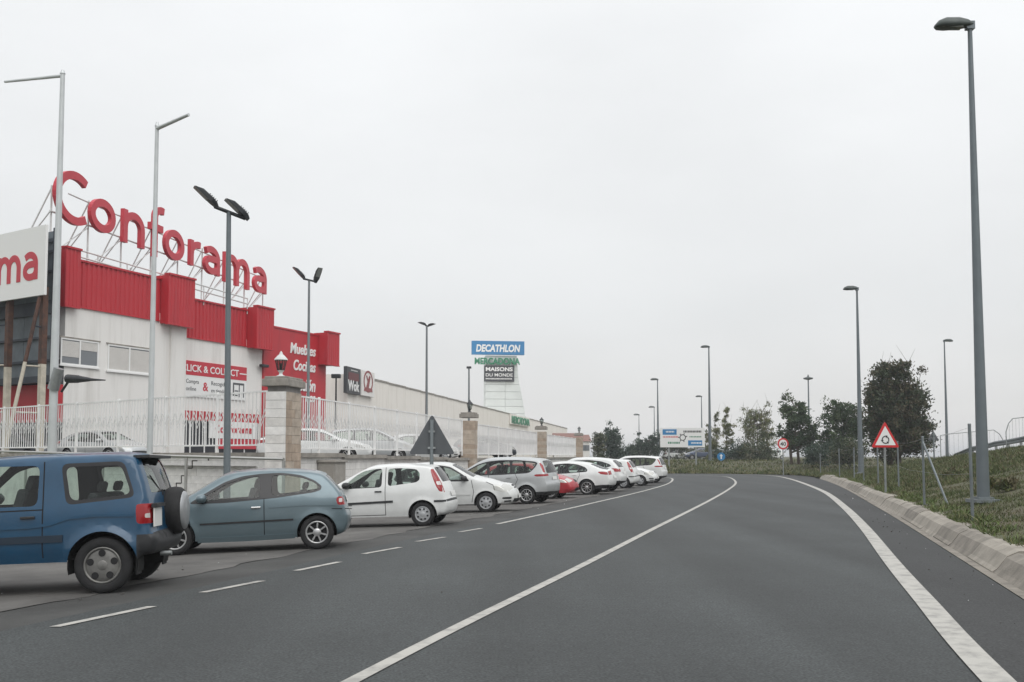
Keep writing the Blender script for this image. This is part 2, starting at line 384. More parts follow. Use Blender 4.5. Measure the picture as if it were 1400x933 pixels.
L_PTS = [(-11.6, -16), (-7.1, 0), g2(75, 858), g2(277, 811), g2(405, 781), g2(497, 758), g2(570, 741), g2(628, 728), g2(680, 717), g2(780, 695.3), g2(818.6, 686.3), g2(852, 678.6), g2(888, 669.6), g2(911, 662.6), g2(919, 657.5), g2(916.5, 654), (10.9, 76.5), (9, 79.5), (5, 82), (0, 83.5), (-25, 86)]
C_PTS = [(-7.2, -16), (-3.0, 0), g2(480, 933), (1.12, 15.4), (3.3, 23.1), g2(944.6, 697.9), g2(975, 682), g2(996, 669.6), g2(1005.8, 661), g2(1002, 655.4), g2(993, 652.3), (16.2, 80.5), (14.5, 83.5), (10, 85.5), (0, 87.5), (-25, 90)]
R_PTS = [(-2.3, -16), (1.7, 0), g2(1365, 933), g2(1263, 820), g2(1220, 770), g2(1181, 720.7), g2(1153.6, 693), g2(1128, 673.6), g2(1100, 661.8), (19.5, 70.6), (21, 80), (20.6, 85), (18.6, 87.8), (14, 89.4), (8, 90.6), (0, 91.4), (-25, 94)]
K_PTS = [(-.9, -16), (2.55, 0), (5.8, 11.4), (8.05, 19.3), (10.12, 26.6), (12.3, 34.5), (16.0, 48), (19.1, 60), (21.6, 70.6), (23.2, 79), (22.9, 85.5), (20.2, 89.3), (15, 91.2), (8, 92.4), (0, 93.4), (-25, 96)]
CL, CC, CRT, CK = (catmull(p, .5) for p in (L_PTS, C_PTS, R_PTS, K_PTS))

def ribbon_sheet(name, A, B, z, m, div=1, zf=None, n=None):
    n = n or 400; A, B = resample(A, n), resample(B, n); V = []
    for i in range(n):
        for j in range(div + 1):
            p = A[i] + (B[i] - A[i]) * j / div
            V.append((p[0], p[1], zf(p[0], p[1], j / div) if zf else z))
    w = div + 1
    fs = [(i * w + j, i * w + j + 1, (i + 1) * w + j + 1, (i + 1) * w + j) for i in range(n - 1) for j in range(div)]
    o = np_mesh(name, V, fs, 4, m); return tag(o, kind='structure')
def line_strip(name, c, width, z, m, i0=None, i1=None):
    nn = normals(c); s = slice(i0, i1)
    return ribbon_sheet(name, (c - nn * width / 2)[s], (c + nn * width / 2)[s], z, m, n=len(c[s]))
Ln = normals(CL); Kn = normals(CK)
ribbon_sheet('road', CL - Ln * .35, CK, 0.0, M['asphalt'], 8)
ribbon_sheet('road_shoulder', CRT + normals(CRT) * .1, CK - Kn * .02, .004, M['shoulder'], 2)
line_strip('lane_line', CC, .13, .008, M['line'])
line_strip('edge_line', CRT, .245, .012, M['line'])
iS = int(np.argmin(np.linalg.norm(CL - np.array(g2(680, 717)), axis=1)))
line_strip('bay_line', CL, .13, .008, M['line'], iS, len(CL))
def bay_z_stub(x, y):
    i = int(np.argmin((CL[:, 0] - x) ** 2 + (CL[:, 1] - y) ** 2)); return -.035 * max(0.0, -((x - CL[i, 0]) * Ln[i, 0] + (y - CL[i, 1]) * Ln[i, 1]) - .3)
# dashes of the bay line, one sheet per dash
dash = [((75, 858), (208, 830)), ((277, 811), (358, 795)), ((405, 781), (464, 769)), ((497, 758), (547, 749)), ((570, 741), (608, 735)), ((628, 728), (658, 723))]
for a, b in dash:
    p, q = np.array(g2(*a)), np.array(g2(*b))
    ribbon_sheet('line_dash', np.array([p + (-.055, 0), q + (-.055, 0)]), np.array([p + (.055, 0), q + (.055, 0)]), .008, M['line'], n=4)

rs_ = np.random.default_rng(11); mbst = MB()
for k in range(260):
    yy = 6 + 40 * rs_.random() ** 1.6; i = int(np.argmin(np.abs(CC[:, 1] - yy))); o_ = rs_.choice([rs_.uniform(-4, 5.5), rs_.uniform(4.9, 6.2), rs_.uniform(-6.5, -4.6)], p=[.06, .54, .4]); n_ = normals(CC)[i]; q = CC[i] + n_ * o_
    r_ = .004 + .012 * rs_.random() ** 4; mbst.box((q[0], q[1], r_ * .6 + .006 + (bay_z_stub(q[0], q[1]))), (r_ * 2, r_ * 1.6, r_ * 1.2), 0 if rs_.random() < .9 else 1)
tag(mbst.build('road_grit', [M['concrete'], M['white_print']]), 'scattered small stones and litter on the asphalt', 'grit', kind='stuff')

# parking bay falls gently away from the road
KB = .035
def bay_z(x, y):
    i = int(np.argmin((CL[:, 0] - x) ** 2 + (CL[:, 1] - y) ** 2)); d = -((x - CL[i, 0]) * Ln[i, 0] + (y - CL[i, 1]) * Ln[i, 1])
    return -KB * max(0.0, d - .3)
nb = int(np.argmin(np.linalg.norm(CL - np.array((10.9, 76.5)), axis=1)))
sub = CL[:nb]; subn = Ln[:nb]
BAY_OUT = sub - subn * 13.0
ribbon_sheet('parking_bay', BAY_OUT, sub - subn * .35, 0, M['bay'], 6, zf=lambda x, y, t: -KB * max(0, (1 - t) * 12.65 + .05))
wob = np.array([[.22 * noise.noise((p[0] * .9, p[1] * .9, 3.1)) + .12 * noise.noise((p[0] * 3, p[1] * 3, 1))] for p in sub])
A_, B_ = sub - subn * 12.9, sub - subn * (1.35 + wob)
ribbon_sheet('bay_concrete', A_, B_, 0, M['concrete'], 5, zf=lambda x, y, t: .006 - KB * ((1 - t) * 11.55 + 1.0))

# kerb of sloped concrete slabs: each slab a piece
kerb = thing('kerb', None, None, (CK[40][0], CK[40][1], 0)); tag(kerb, kind='structure')
ks = np.concatenate([[0], np.cumsum(np.linalg.norm(np.diff(CK, axis=0), axis=1))])
def kpt(s, d, z):
    x, y = np.interp(s, ks, CK[:, 0]), np.interp(s, ks, CK[:, 1]); nx, ny = np.interp(s, ks, Kn[:, 0]), np.interp(s, ks, Kn[:, 1])
    return (x + nx * d, y + ny * d, z)
sK0 = ks[int(np.argmin(np.abs(CK[:, 1] - 6)))]; sK1 = ks[int(np.argmin(np.linalg.norm(CK - np.array((21.6, 70.6)), axis=1)))]
s = sK0; r = random.Random(4)
while s < sK1:
    L = 2.15; g = .014; dz = r.uniform(-.02, .02); dd = r.uniform(-.02, .025); top = .31 + r.uniform(-.025, .02)
    pr = [(.14, .012 + max(0, dz)), (.2, .07), (.33 + dd * .5, top * .66 + .035), (.47 + dd, top * .93 + .02), (.58 + dd, top), (.8 + dd, top - .01)]
    a = [kpt(q, d_, z_ + (dz * .4 if q > s + 1 else 0)) for d_, z_ in pr for q in (s + g, s + L - g)]; b = [(x, y, z - .16) for x, y, z in a]; m_ = len(a)
    fs = [(2 * k, 2 * k + 2, 2 * k + 3, 2 * k + 1) for k in range(5)] + [(0, 1, m_ + 1, m_), (m_ - 1, m_ - 2, 2 * m_ - 2, 2 * m_ - 1)]
    fs += [(2 * k, m_ + 2 * k, m_ + 2 * k + 2, 2 * k + 2) for k in range(5)] + [(2 * k + 1, 2 * k + 3, m_ + 2 * k + 3, m_ + 2 * k + 1) for k in range(5)]
    mb = MB().add(a + b, fs)
    mb.build('concrete_slab', M['slab'] if r.random() < .62 else M['slab2'], kerb)
    s += L
i0, i1 = int(np.searchsorted(ks, sK0)), int(np.searchsorted(ks, sK1))
ribbon_sheet('gutter', CK[i0:i1], (CK + Kn * .17)[i0:i1], .01, M['slab2'], n=i1 - i0)

# ------------------------------------------------------------------ terrain on the right and beyond the bend
def emb_H(y, s):                                        # height of the bank top
    h = np.interp(y, [-16, 20, 56, 72, 84, 92], [4.4, 3.5, 2.5, 1.9, 1.35, 1.0]); return h
sEnd = sK1
def terr(s, d):
    x, y, _ = kpt(s, d, 0)
    ky = np.interp(s, ks, CK[:, 1])
    base = .3 if s < sEnd else max(.03, .3 - (s - sEnd) * .06)
    H = emb_H(ky, s)
    t = min(1, max(0, (d - .7) / (12.0 if s < sEnd + 8 else 16.0))); t = t * t * (3 - 2 * t) * .55 + t * .45
    z = base + (H - base) * t
    z += .10 * noise.noise((x * .35, y * .35, 0)) * min(1, d / 3) + .05 * noise.noise((x * 1.3, y * 1.3, 5)) * min(1, d / 2)
    return x, y, z
SS = np.concatenate([np.arange(0, ks[-1], 1.0), [ks[-1]]])
DD = [.55, .8, 1.2, 1.8, 2.5, 3.3, 4.2, 5.2, 6.3, 7.5, 8.8, 10.2, 11.7, 13.3, 15, 18, 24, 40, 80, 160, 300]
V = [terr(a, d) for a in SS for d in DD]; w = len(DD)
V = [(x, y, z if DD[i % w] < 40 else z - .0) for i, (x, y, z) in enumerate(V)]
fs = [(i * w + j, i * w + j + 1, (i + 1) * w + j + 1, (i + 1) * w + j) for i in range(len(SS) - 1) for j in range(w - 1)]
tag(np_mesh('grass_bank', V, fs, 4, M['soil'], smooth=True), kind='structure')
# base ground sheet to the horizon
gv = [(-4000, -4000, -.75), (4000, -4000, -.75), (4000, 4000, -.75), (-4000, 4000, -.75)]
tag(np_mesh('ground', gv, [(0, 1, 2, 3)], 4, M['ground']), kind='structure')
def terr_xy(x, y):
    i = int(np.argmin((CK[:, 0] - x) ** 2 + (CK[:, 1] - y) ** 2)); d = (x - CK[i, 0]) * Kn[i, 0] + (y - CK[i, 1]) * Kn[i, 1]
    return terr(ks[i], max(.55, d))[2]

def blades(name, n, srange, drange, h, wid, mats, clump=0.0, seed=1, dpow=1.0, thr=-1, lean=.5):
    g = np.random.default_rng(seed); P = []
    s = g.uniform(srange[0], srange[1], n); d = drange[0] + (drange[1] - drange[0]) * g.random(n) ** dpow
    pts = []; tone = []
    for a, b in zip(s, d):
        x, y, z = terr(a, b)
        q = noise.noise((x * .8, y * .8, 9.0)) + .5 * noise.noise((x * 2.6, y * 2.6, 2.0))
        if q < thr: continue
        pts.append((x, y, z, .6 + .8 * max(0, q + .4))); tone.append(q)
    P = np.array(pts); n = len(P); tone = np.array(tone)
    hh = h * g.uniform(.45, 1.25, n) * P[:, 3]; an = g.uniform(0, 2 * PI, n); ww = wid * g.uniform(.6, 1.4, n)
    lx, ly = g.normal(0, lean, n) * hh, g.normal(0, lean, n) * hh
    base = P[:, :3] - [0, 0, .02]
    a = base.copy(); a[:, 0] += np.cos(an) * ww; a[:, 1] += np.sin(an) * ww
    b = base.copy(); b[:, 0] -= np.cos(an) * ww; b[:, 1] -= np.sin(an) * ww
    t = base.copy(); t[:, 0] += lx; t[:, 1] += ly; t[:, 2] += hh
    V = np.stack([a, b, t], 1).reshape(-1, 3); Fc = np.arange(n * 3).reshape(-1, 3)
    k = np.clip(((tone + g.normal(0, .28, n)) * 1.6 + 1.2), 0, len(mats) - 1).astype(int)
    return tag(np_mesh(name, V, Fc, 3, mats, k), kind='stuff')
sA, sB = ks[int(np.argmin(np.abs(CK[:, 1] - 5)))], sEnd
G = LEAF['grass']; Gm = [G[3], G[1], G[0], G[1], G[0], G[2]]
tag(blades('grass', 90000, (sA, sA + 36), (.62, 9.5), .085, .013, Gm, seed=3, dpow=1.2, thr=-.55), 'short patchy green and brown grass on the bank beside the kerb', 'grass')
tag(blades('grass', 60000, (sA + 32, sEnd + 6), (.7, 14), .17, .028, Gm, seed=5, thr=-.45), 'rough grass on the upper bank towards the bend', 'grass')
tag(blades('grass', 40000, (sEnd, ks[-1]), (.3, 22), .26, .05, [G[2], G[1], G[0], G[1], G[3]], seed=6, dpow=1.3), 'tall pale grass on the far verge beyond the bend', 'grass')
tag(blades('weeds', 9000, (sA, sEnd), (.6, 1.2), .13, .02, LEAF['weed'], seed=8, thr=-.02, lean=.8), 'yellow green weeds spilling over the edge of the kerb slabs', 'weeds')

# ------------------------------------------------------------------ street lamps
def street_lamp(base, h, label, arm=1, scale=1.0, group='street lamps along the road', r0=.13):
    t = thing('street_lamp', label, 'street lamp', base, group); b = Vector(base)
    MB().cyl(b, b + Vector((0, 0, h)), r0, r0 * .36, 14).build('pole', M['pole_green'], t)
    mb = MB().box(b + Vector((0, 0, .05)), (.62, .62, .08)).box(b + Vector((0, 0, .12)), (.36, .36, .05))
    mb.build('base_plate', M['grey_steel'], t)
    L = .95 * scale; hd = b + Vector((0, 0, h + .02))
    prof = [(0.0, .09, .07), (.12, .14, .15), (.35, .18, .21), (.7, .21, .22), (.9, .18, .15), (1.0, .06, .04)]
    vs = []; N = 10
    for q, wy, wz in prof:
        for k in range(N):
            a = 2 * PI * k / N; zz = math.sin(a) * wz * scale
            vs.append(hd + Vector((-arm * (q * L - .06), math.cos(a) * wy * scale, (zz if zz > 0 else zz * .35) - q * .05)))
    fs = [(i * N + k, i * N + (k + 1) % N, (i + 1) * N + (k + 1) % N, (i + 1) * N + k) for i in range(len(prof) - 1) for k in range(N)]
    if arm < 0: fs = [f[::-1] for f in fs]
    m2 = MB().add(vs, fs, 0, True).add(vs, [tuple(range(N)), tuple(range(len(vs) - N, len(vs)))], 0)
    ho = m2.build('lamp_head', M['lamp_shell'], t)
    MB().box(hd + Vector((-arm * (.5 * L), 0, -.075 * scale)), (.55 * L, .24 * scale, .03)).build('lamp_glass', M['lamp_glass'], ho)
    MB().box(hd + Vector((arm * .0, 0, -.02)), (.2 * scale, .16 * scale, .2 * scale)).build('bracket', M['pole_green'], t)
    return t
def lamp_at(px, py_base, Y, h, label, **k):
    p = at(px, py_base, Y); z = terr_xy(p.x, p.y); street_lamp((p.x, p.y, z - .01), h, label, **k)
lamp_at(1345, 695, 24.7, 12.0, 'tall tapered grey street lamp standing on the grass bank nearest the camera', r0=.15)
lamp_at(1177, 650, 64.5, 12.0, 'street lamp at the kerb just left of the roundabout warning sign', r0=.17)
lamp_at(971, 636, 108, 12.3, 'street lamp on the far verge right beside the poplars', r0=.18)
lamp_at(900, 636, 150, 12.0, 'street lamp rising left of the direction board', r0=.2, scale=1.2)
lamp_at(960, 632, 197, 12.2, 'small distant street lamp above the right end of the direction board', r0=.2, scale=1.3)
lamp_at(895, 632, 240, 12.2, 'small distant street lamp left of the lamp by the direction board', r0=.2, scale=1.5)
lamp_at(874, 632, 285, 12.2, 'smallest distant street lamp above the last parked cars', r0=.2, scale=1.7)
lamp_at(1295, 617, 101, 12.0, 'street lamp at the top of the bank behind the guard rail', arm=-1, r0=.16)
# high mast with a ring of floodlights
p = at(1107, 630, 165); b = Vector((p.x, p.y, terr_xy(p.x, p.y)))
t = thing('light_mast', 'slim light mast with a flat crown of floodlights behind the pines', 'light mast', b)
MB().cyl(b, b + Vector((0, 0, 13.2)), .2, .1, 10).build('pole', M['pole_green'], t)
mb = MB().lathe([(.1, 13.0), (.75, 13.15), (.8, 13.35), (.2, 13.5), (.05, 13.9)], 14, 0, Matrix.Translation(b)); mb.build('crown_ring', M['lamp_shell'], t)

# ------------------------------------------------------------------ wire fence posts, guard rail, signs on the right
fence_pts = [(1330, 713, 2.0), (1264, 690, 1.9), (1229, 670, 1.85), (1201, 664.5, 1.85), (1181, 659, 1.8), (1168, 656, 1.8), (1148, 652.5, 1.8), (1122, 647, 1.8)]
P0 = gp(1330, 713, .3); t = thing('wire_fence', 'old wire fence of thin metal posts along the grass behind the kerb', 'fence', (P0.x, P0.y, .28))
tops = []
for px, py, h in fence_pts:
    q = gp(px, py, .32); z = terr_xy(q.x, q.y) - .05; lean = r.uniform(-.03, .03)
    a, c = Vector((q.x, q.y, z)), Vector((q.x + lean, q.y + lean, z + h))
    MB().cyl(a, c, .034, .034, 8).cyl(c, c + Vector((0, 0, .02)), .04, .03, 8).build('fence_post', M['grey_steel'], t)
    tops.append((a, c))
a, c = tops[1]
MB().cyl(c - Vector((0, 0, .12)), a + Vector((.28, -.9, 0)), .03, .03, 8).build('brace', M['grey_steel'], t)
mb = MB()
for (a0, c0), (a1, c1) in zip(tops, tops[1:]):
    for f in (.05, .5, .97):
        p0, p1 = a0.lerp(c0, f), a1.lerp(c1, f); md = (p0 + p1) / 2 - Vector((0, 0, .05)); mb.cyl(p0, md, .003, .003, 4).cyl(md, p1, .003, .003, 4)
mb.build('wire', M['galv'], t)
# guard rail along the bank top
sR0 = ks[int(np.argmin(np.abs(CK[:, 1] - 30)))]; sR1 = ks[int(np.argmin(np.linalg.norm(CK - np.array((23.2, 79)), axis=1)))] + 1
b0 = Vector(terr(sR0, 11.6)); t = thing('guard_rail', 'long steel guard rail on short posts along the top of the bank', 'guard rail', b0)
pts = []; s = sR0
while s <= sR1:
    x, y, z = terr(s, 11.6); pts.append(Vector((x, y, z)))
    MB().box((x, y, z + .28), (.12, .12, .75)).build('post', M['galv'], t); s += 3.0
mb = MB(); prof = [(.42, .0), (.47, .05), (.55, .05), (.58, .0), (.62, .0), (.65, .05), (.73, .05), (.78, .0)]
for a, c in zip(pts, pts[1:]):
    nrm = (c - a).cross(Vector((0, 0, 1))).normalized() * -1
    vs = [q + nrm * (.07 + o) + Vector((0, 0, h - .05)) for q in (a, c) for h, o in prof]; n = len(prof)
    mb.add(vs, [(i, i + 1, n + i + 1, n + i) for i in range(n - 1)])
mb.build('rail_beam', M['grey_steel'], t)
# tall railing with curved ends on the bridge behind the guard rail
b0 = Vector(terr(sR0 + 6, 17)); t = thing('bridge_railing', 'thin pale railing with rounded ends behind the guard rail', 'railing', b0)
def hoop(px0, px1, Y, h):
    p0, p1 = at(px0, 610, Y), at(px1, 610, Y); z0 = terr_xy(p0.x, p0.y); z1 = terr_xy(p1.x, p1.y)
    pp = [Vector((p0.x, p0.y, z0)), Vector((p0.x, p0.y, z0 + h * .6)), p0.lerp(p1, .06), p0.lerp(p1, .15), p0.lerp(p1, .9), Vector((p1.x, p1.y, z1 + h * .95)), Vector((p1.x, p1.y, z1))]
    pp[2].z = z0 + h * .85; pp[3].z = z0 + h; pp[4].z = z1 + h
    MB().path(pp, .03, 6).build('hoop_rail', M['galv'], t)
    mb = MB()
    for k in range(1, 14):
        f = k / 14; q = p0.lerp(p1, f); z = z0 + (z1 - z0) * f; mb.cyl((q.x, q.y, z), (q.x, q.y, z + h * (.8 if k < 2 else .98)), .007, .007, 4)
    mb.build('bars', M['galv'], t)['kind'] = 'stuff'
hoop(1376, 1440, 62, 2.0); hoop(1372, 1286, 76, 2.0)

def tri(side): return [(-side / 2, -side * .2887), (side / 2, -side * .2887), (0, side * .5774)]
def rounded(poly, r, n=4):
    out = []; N = len(poly)
    for i in range(N):
        p0, p, p1 = (Vector(poly[(i + k) % N]) for k in (-1, 0, 1)); a = p + (p0 - p).normalized() * r * 1.7; c = p + (p1 - p).normalized() * r * 1.7
        for k in range(n + 1):
            f = k / n; q = a.lerp(p, f).lerp(p.lerp(c, f), f); out.append((q.x, q.y))
    return out
def face_frame(p, yaw=0.0):                              # x right, y up, z towards the camera side
    u = Vector((math.cos(yaw), math.sin(yaw), 0)); m = Matrix((u, Vector((0, 0, 1)), u.cross(Vector((0, 0, 1))))).transposed().to_4x4(); m.translation = p; return m
def ring(mb, M4, cx, cy, r0, r1, a0, a1, z, d, m=0, n=14):
    poly = [(cx + r1 * math.cos(a0 + (a1 - a0) * k / n), cy + r1 * math.sin(a0 + (a1 - a0) * k / n)) for k in range(n + 1)]
    inn = [(cx + r0 * math.cos(a0 + (a1 - a0) * k / n), cy + r0 * math.sin(a0 + (a1 - a0) * k / n)) for k in range(n + 1)]
    for k in range(n):
        mb.prism([inn[k], poly[k], poly[k + 1], inn[k + 1]], M4 @ Matrix.Translation((0, 0, z)), d, m)
# roundabout warning sign
p = at(1210, 599, 36.0); zb = terr_xy(p.x, p.y); S = 1.08
t = thing('warning_sign', 'red bordered triangular roundabout warning sign on a grey post by the kerb', 'road sign', (p.x, p.y, zb - .02))
fr = face_frame(Vector((p.x, p.y, p.z - .03)), .15)
MB().cyl((p.x, p.y + .05, zb - .1), (p.x, p.y + .05, p.z + .35), .04, .04, 10).build('post', M['galv'], t)
MB().prism(rounded(tri(S), .05), fr, .02).build('sign_plate', M['sign_red'], t)
MB().prism(rounded(tri(S * .74), .02), fr @ Matrix.Translation((0, 0, .022)), .004).build('sign_face', M['sign_white'], t)
mb = MB()
for k in range(3): ring(mb, fr, 0, -.04, .105, .145, PI / 2 + k * 2 * PI / 3 + .12, PI / 2 + k * 2 * PI / 3 + 1.62, .028, .003)
for k in range(3):
    a = PI / 2 + k * 2 * PI / 3 + 1.62; c = Vector((.125 * math.cos(a), -.04 + .125 * math.sin(a))); d_ = Vector((-math.sin(a), math.cos(a))); n_ = Vector((math.cos(a), math.sin(a)))
    mb.prism([tuple(c - n_ * .055), tuple(c + n_ * .055), tuple(c + d_ * .085)], fr @ Matrix.Translation((0, 0, .028)), .003)
mb.build('arrow_symbol', M['sign_black'], t)
# speed limit sign
p = at(1070.5, 607, 84); zb = terr_xy(p.x, p.y)
t = thing('speed_limit_sign', 'round speed limit sign with red ring and 40 on a thin post', 'road sign', (p.x, p.y, zb))
fr = face_frame(p, .1); disc = lambda rr, n=24: [(rr * math.cos(2 * PI * k / n), rr * math.sin(2 * PI * k / n)) for k in range(n)]
MB().cyl((p.x, p.y + .05, zb), (p.x, p.y + .05, p.z + .3), .045, .045, 8).build('post', M['galv'], t)
MB().prism(disc(.48), fr, .02).build('sign_plate', M['sign_red'], t)
MB().prism(disc(.35), fr @ Matrix.Translation((0, 0, .022)), .004).build('sign_face', M['sign_white'], t)
text('number', '40', fr @ Matrix.Translation((0, -.165, .028)), .33, M['sign_black'], t, .004, width=.5, bold=.02, align='CENTER')
# small blue round sign
p = at(986, 624.5, 104); zb = terr_xy(p.x, p.y)
t = thing('blue_sign', 'small round blue sign on a thin post before the poplars', 'road sign', (p.x, p.y, zb)); fr = face_frame(p, 0)
MB().cyl((p.x, p.y + .05, zb), (p.x, p.y + .05, p.z + .3), .045, .045, 8).build('post', M['galv'], t)
MB().prism(disc(.42), fr, .02).build('sign_plate', M['blue_sign'], t)
MB().prism([(-.07, -.25), (.07, -.25), (.07, .05), (.18, .05), (0, .28), (-.18, .05), (-.07, .05)], fr @ Matrix.Translation((0, 0, .022)), .004).build('arrow_symbol', M['sign_white'], t)
# backs of triangular signs
def sign_back(px, py, Y, side, label, zb, up=.0, dirt=None):
    p = at(px, py, Y); t = thing('warning_sign', label, 'road sign', (p.x, p.y, zb)); fr = face_frame(p, 0)
    MB().cyl((p.x, p.y - .05, zb), (p.x, p.y - .05, p.z + side * .45), .05, .05, 12).build('post', M['grey_steel'], t)
    MB().prism(rounded(tri(side), .06), fr @ Matrix.Translation((0, 0, -.02)), .02).build('sign_plate', M['sign_grey'], t)
    mb = MB().box((p.x, p.y - .055, p.z - side * .15), (.2, .06, .05)).box((p.x, p.y - .055, p.z + side * .2), (.16, .06, .05)); mb.build('clamp', M['galv'], t)
    return t
sign_back(590.5, 603, 26.2, 1.22, 'plain grey back of a triangular road sign among the parked cars', bay_z(-2.1, 26.2) - .02)
p = at(1276, 597, 69); sign_back(1276, 598, 69, .8, 'small triangular road sign seen from behind on the bank by the guard rail', terr_xy(p.x, p.y))
# direction board
p = at(933, 598.5, 100); zb = terr_xy(p.x, p.y); W_, H_ = 4.45, 1.95
t = thing('direction_board', 'wide white direction board with blue panels on steel posts at the bend', 'road sign', (p.x, p.y, zb)); fr = face_frame(p, 0)
T = lambda x, y, z: fr @ Matrix.Translation((x, y, z))
for x in (-1.35, 1.35): MB().box(fr @ Vector((x, -1.4, -.08)), (.14, .1, 5.2 - (p.z - zb) * 0 - 1.0)).build('post', M['galv'], t)
MB().prism([(-W_ / 2, -H_ / 2), (W_ / 2, -H_ / 2), (W_ / 2, H_ / 2), (-W_ / 2, H_ / 2)], T(0, 0, 0), .05).build('board', M['sign_white'], t, bevel=.01)
def rect(name, x0, x1, y0, y1, m, z=.055, d=.006): return MB().prism([(x0, y0), (x1, y0), (x1, y1), (x0, y1)], T(0, 0, z), d).build(name, M[m], t)
rect('blue_panel', -1.98, -.58, .28, .82, 'blue_sign'); rect('blue_panel', .55, 1.95, -.8, -.28, 'blue_sign')
mb = MB(); rr = random.Random(3)
def dashes(x0, x1, y, h, z=.062):
    x = x0
    while x < x1: wd = rr.uniform(.07, .13); mb.prism([(x, y), (x + wd, y), (x + wd, y + h), (x, y + h)], T(0, 0, z), .003); x += wd + .05
dashes(-1.65, -.8, .5, .16); dashes(.85, 1.75, -.62, .16); mb.build('white_print', M['sign_white'], t)
mb = MB(); dashes(.1, 1.85, .5, .2, .056); mb.build('black_print', M['sign_black'], t)
mb = MB(); dashes(-1.95, -.45, .0, .12, .056); mb.build('red_print', M['sign_red'], t)
mb = MB(); dashes(-1.45, -.25, -.62, .2, .056); dashes(.7, 1.8, .02, .12, .056); mb.build('green_print', M['green'], t)
mb = MB(); ring(mb, fr, .02, .0, .24, .32, 0, 2 * PI, .056, .004, n=24)
for a in (.3, 1.2, 2.2, 3.1, 4.1, 5.0): mb.prism([(.02 + c_ * math.cos(a) - s_ * .04 * math.sin(a), c_ * math.sin(a) + s_ * .04 * math.cos(a)) for c_, s_ in ((.32, -1), (.46, -1), (.46, 1), (.32, 1))], T(0, 0, .056), .004)
mb.build('roundabout_symbol', M['sign_black'], t)

# ------------------------------------------------------------------ perimeter wall, pillars and fences
LOT = 1.32
P1, P4 = Vector((-7.0, 30.25, 0)), Vector((7.1, 106, 0))
RW = Plane((P1.x, P1.y), (P4.x - P1.x, P4.y - P1.y))     # wall along the road
LW = Plane((-21.5, 42), (14.3, -11.6)); LW_END = (Vector((-7.42, 30.2, 0)) - LW.p).dot(LW.u)
RW_LEN = (P4 - P1).length
tag(np_mesh('car_park', [(-7.9, 30.7, LOT), (P4.x - .3, P4.y, LOT), (14, 128, LOT), (-70, 200, LOT), (-95, 80, LOT), (-36.3, 54.2, LOT)], [(0, 1, 2, 3, 4, 5)], 6, M['lot']), kind='structure')
def zc_r(a): return 1.76 - .26 * min(1, a / 25.5)        # coping level follows the ground
# left wall of white blocks
lw = thing('block_wall', 'white painted block wall with a stepped crack beside the car park ramp', 'wall', LW.pt(LW_END / 2, -.5))
MB().pbox(LW, -16, LW_END - .1, -.6, 1.62, -.3, 0).build('wall_core', M['mortar'], lw)
def bm_piece(name, me_key, cache={}):
    return cache
blk = {}
def block_mesh(w, h, d, key, mt):
    if (w, h, d, key) not in blk:
        o = MB().box((0, 0, 0), (w, h, d)).build('block', mt); b = o.modifiers.new('b', 'BEVEL'); b.width = .004; b.segments = 1
        dg = bpy.context.evaluated_depsgraph_get(); me = bpy.data.meshes.new_from_object(o.evaluated_get(dg)); me.name = 'block'
        bpy.data.objects.remove(o); blk[(w, h, d, key)] = me
    return blk[(w, h, d, key)]
def place_piece(name, me, M4, parent):
    o = bpy.data.objects.new(name, me); m = M4.copy(); m.translation -= base_of(parent); o.matrix_local = m; return link(o, parent)
bw, bh = .6, .25; rb = random.Random(5)
aC = LW.hit(262, 640)[0]
for i in range(7):
    z = -.02 + bh * (i + .5); n0 = int((LW_END - 10.2) / bw); off = bw / 2 * (i % 2)
    for k in range(n0, int((LW_END - .1) / bw) + 1):
        a = k * bw + off
        w = min(bw, LW_END - .1 - a) - .004; sh = 0
        if w < .1: continue
        ac = aC + (i - 4) * .31
        if abs(a - ac) < bw * .5 and 2 <= i <= 6: w = bw - .085; sh = .04; MB().pbox(LW, a + .002, a + .08, z - bh / 2, z + bh / 2, 0, .008).pbox(LW, a + .04, a + .34, z + bh / 2 - .018, z + bh / 2 + .018, 0, .034).build('crack', M['crack'], lw)
        place_piece('block', block_mesh(round(w, 3), bh - .004, .04, 0 if rb.random() < .75 else 1, M['block'] if rb.random() < .75 else M['block2']), LW.frame(a + (w + .004) / 2 + sh * 2, z, .005 + rb.uniform(-.004, .006)), lw)
MB().pbox(LW, -16, LW_END - 10.3, -.6, 1.62, 0, .03).build('far_render', M['block'], lw)
MB().pbox(LW, -16, LW_END - .1, 1.62, 1.74, -.36, .1).build('coping', M['coping'], lw)
# right wall
rw = thing('block_wall', 'long white perimeter wall with grey coping behind the parked cars', 'wall', RW.pt(RW_LEN / 2, -.6))
PIL = [0, 25.5, 51.3, RW_LEN]
mw = mat('white_block_courses', (.76, .745, .72), .9, var=.15, scale=1.5)
nt = mw.node_tree; bt = nt.nodes.new('ShaderNodeTexBrick'); tcn = nt.nodes.new('ShaderNodeTexCoord'); mp = nt.nodes.new('ShaderNodeMapping')
mp.inputs['Rotation'].default_value = (PI / 2, 0, 0)
bt.inputs['Scale'].default_value = 1; bt.inputs['Brick Width'].default_value = .6; bt.inputs['Row Height'].default_value = .25; bt.inputs['Mortar Size'].default_value = .008
bt.inputs['Color1'].default_value = (1, 1, 1, 1); bt.inputs['Color2'].default_value = (.93, .93, .93, 1); bt.inputs['Mortar'].default_value = (.62, .61, .6, 1)
sx = nt.nodes.new('ShaderNodeSeparateXYZ'); cx_ = nt.nodes.new('ShaderNodeCombineXYZ')
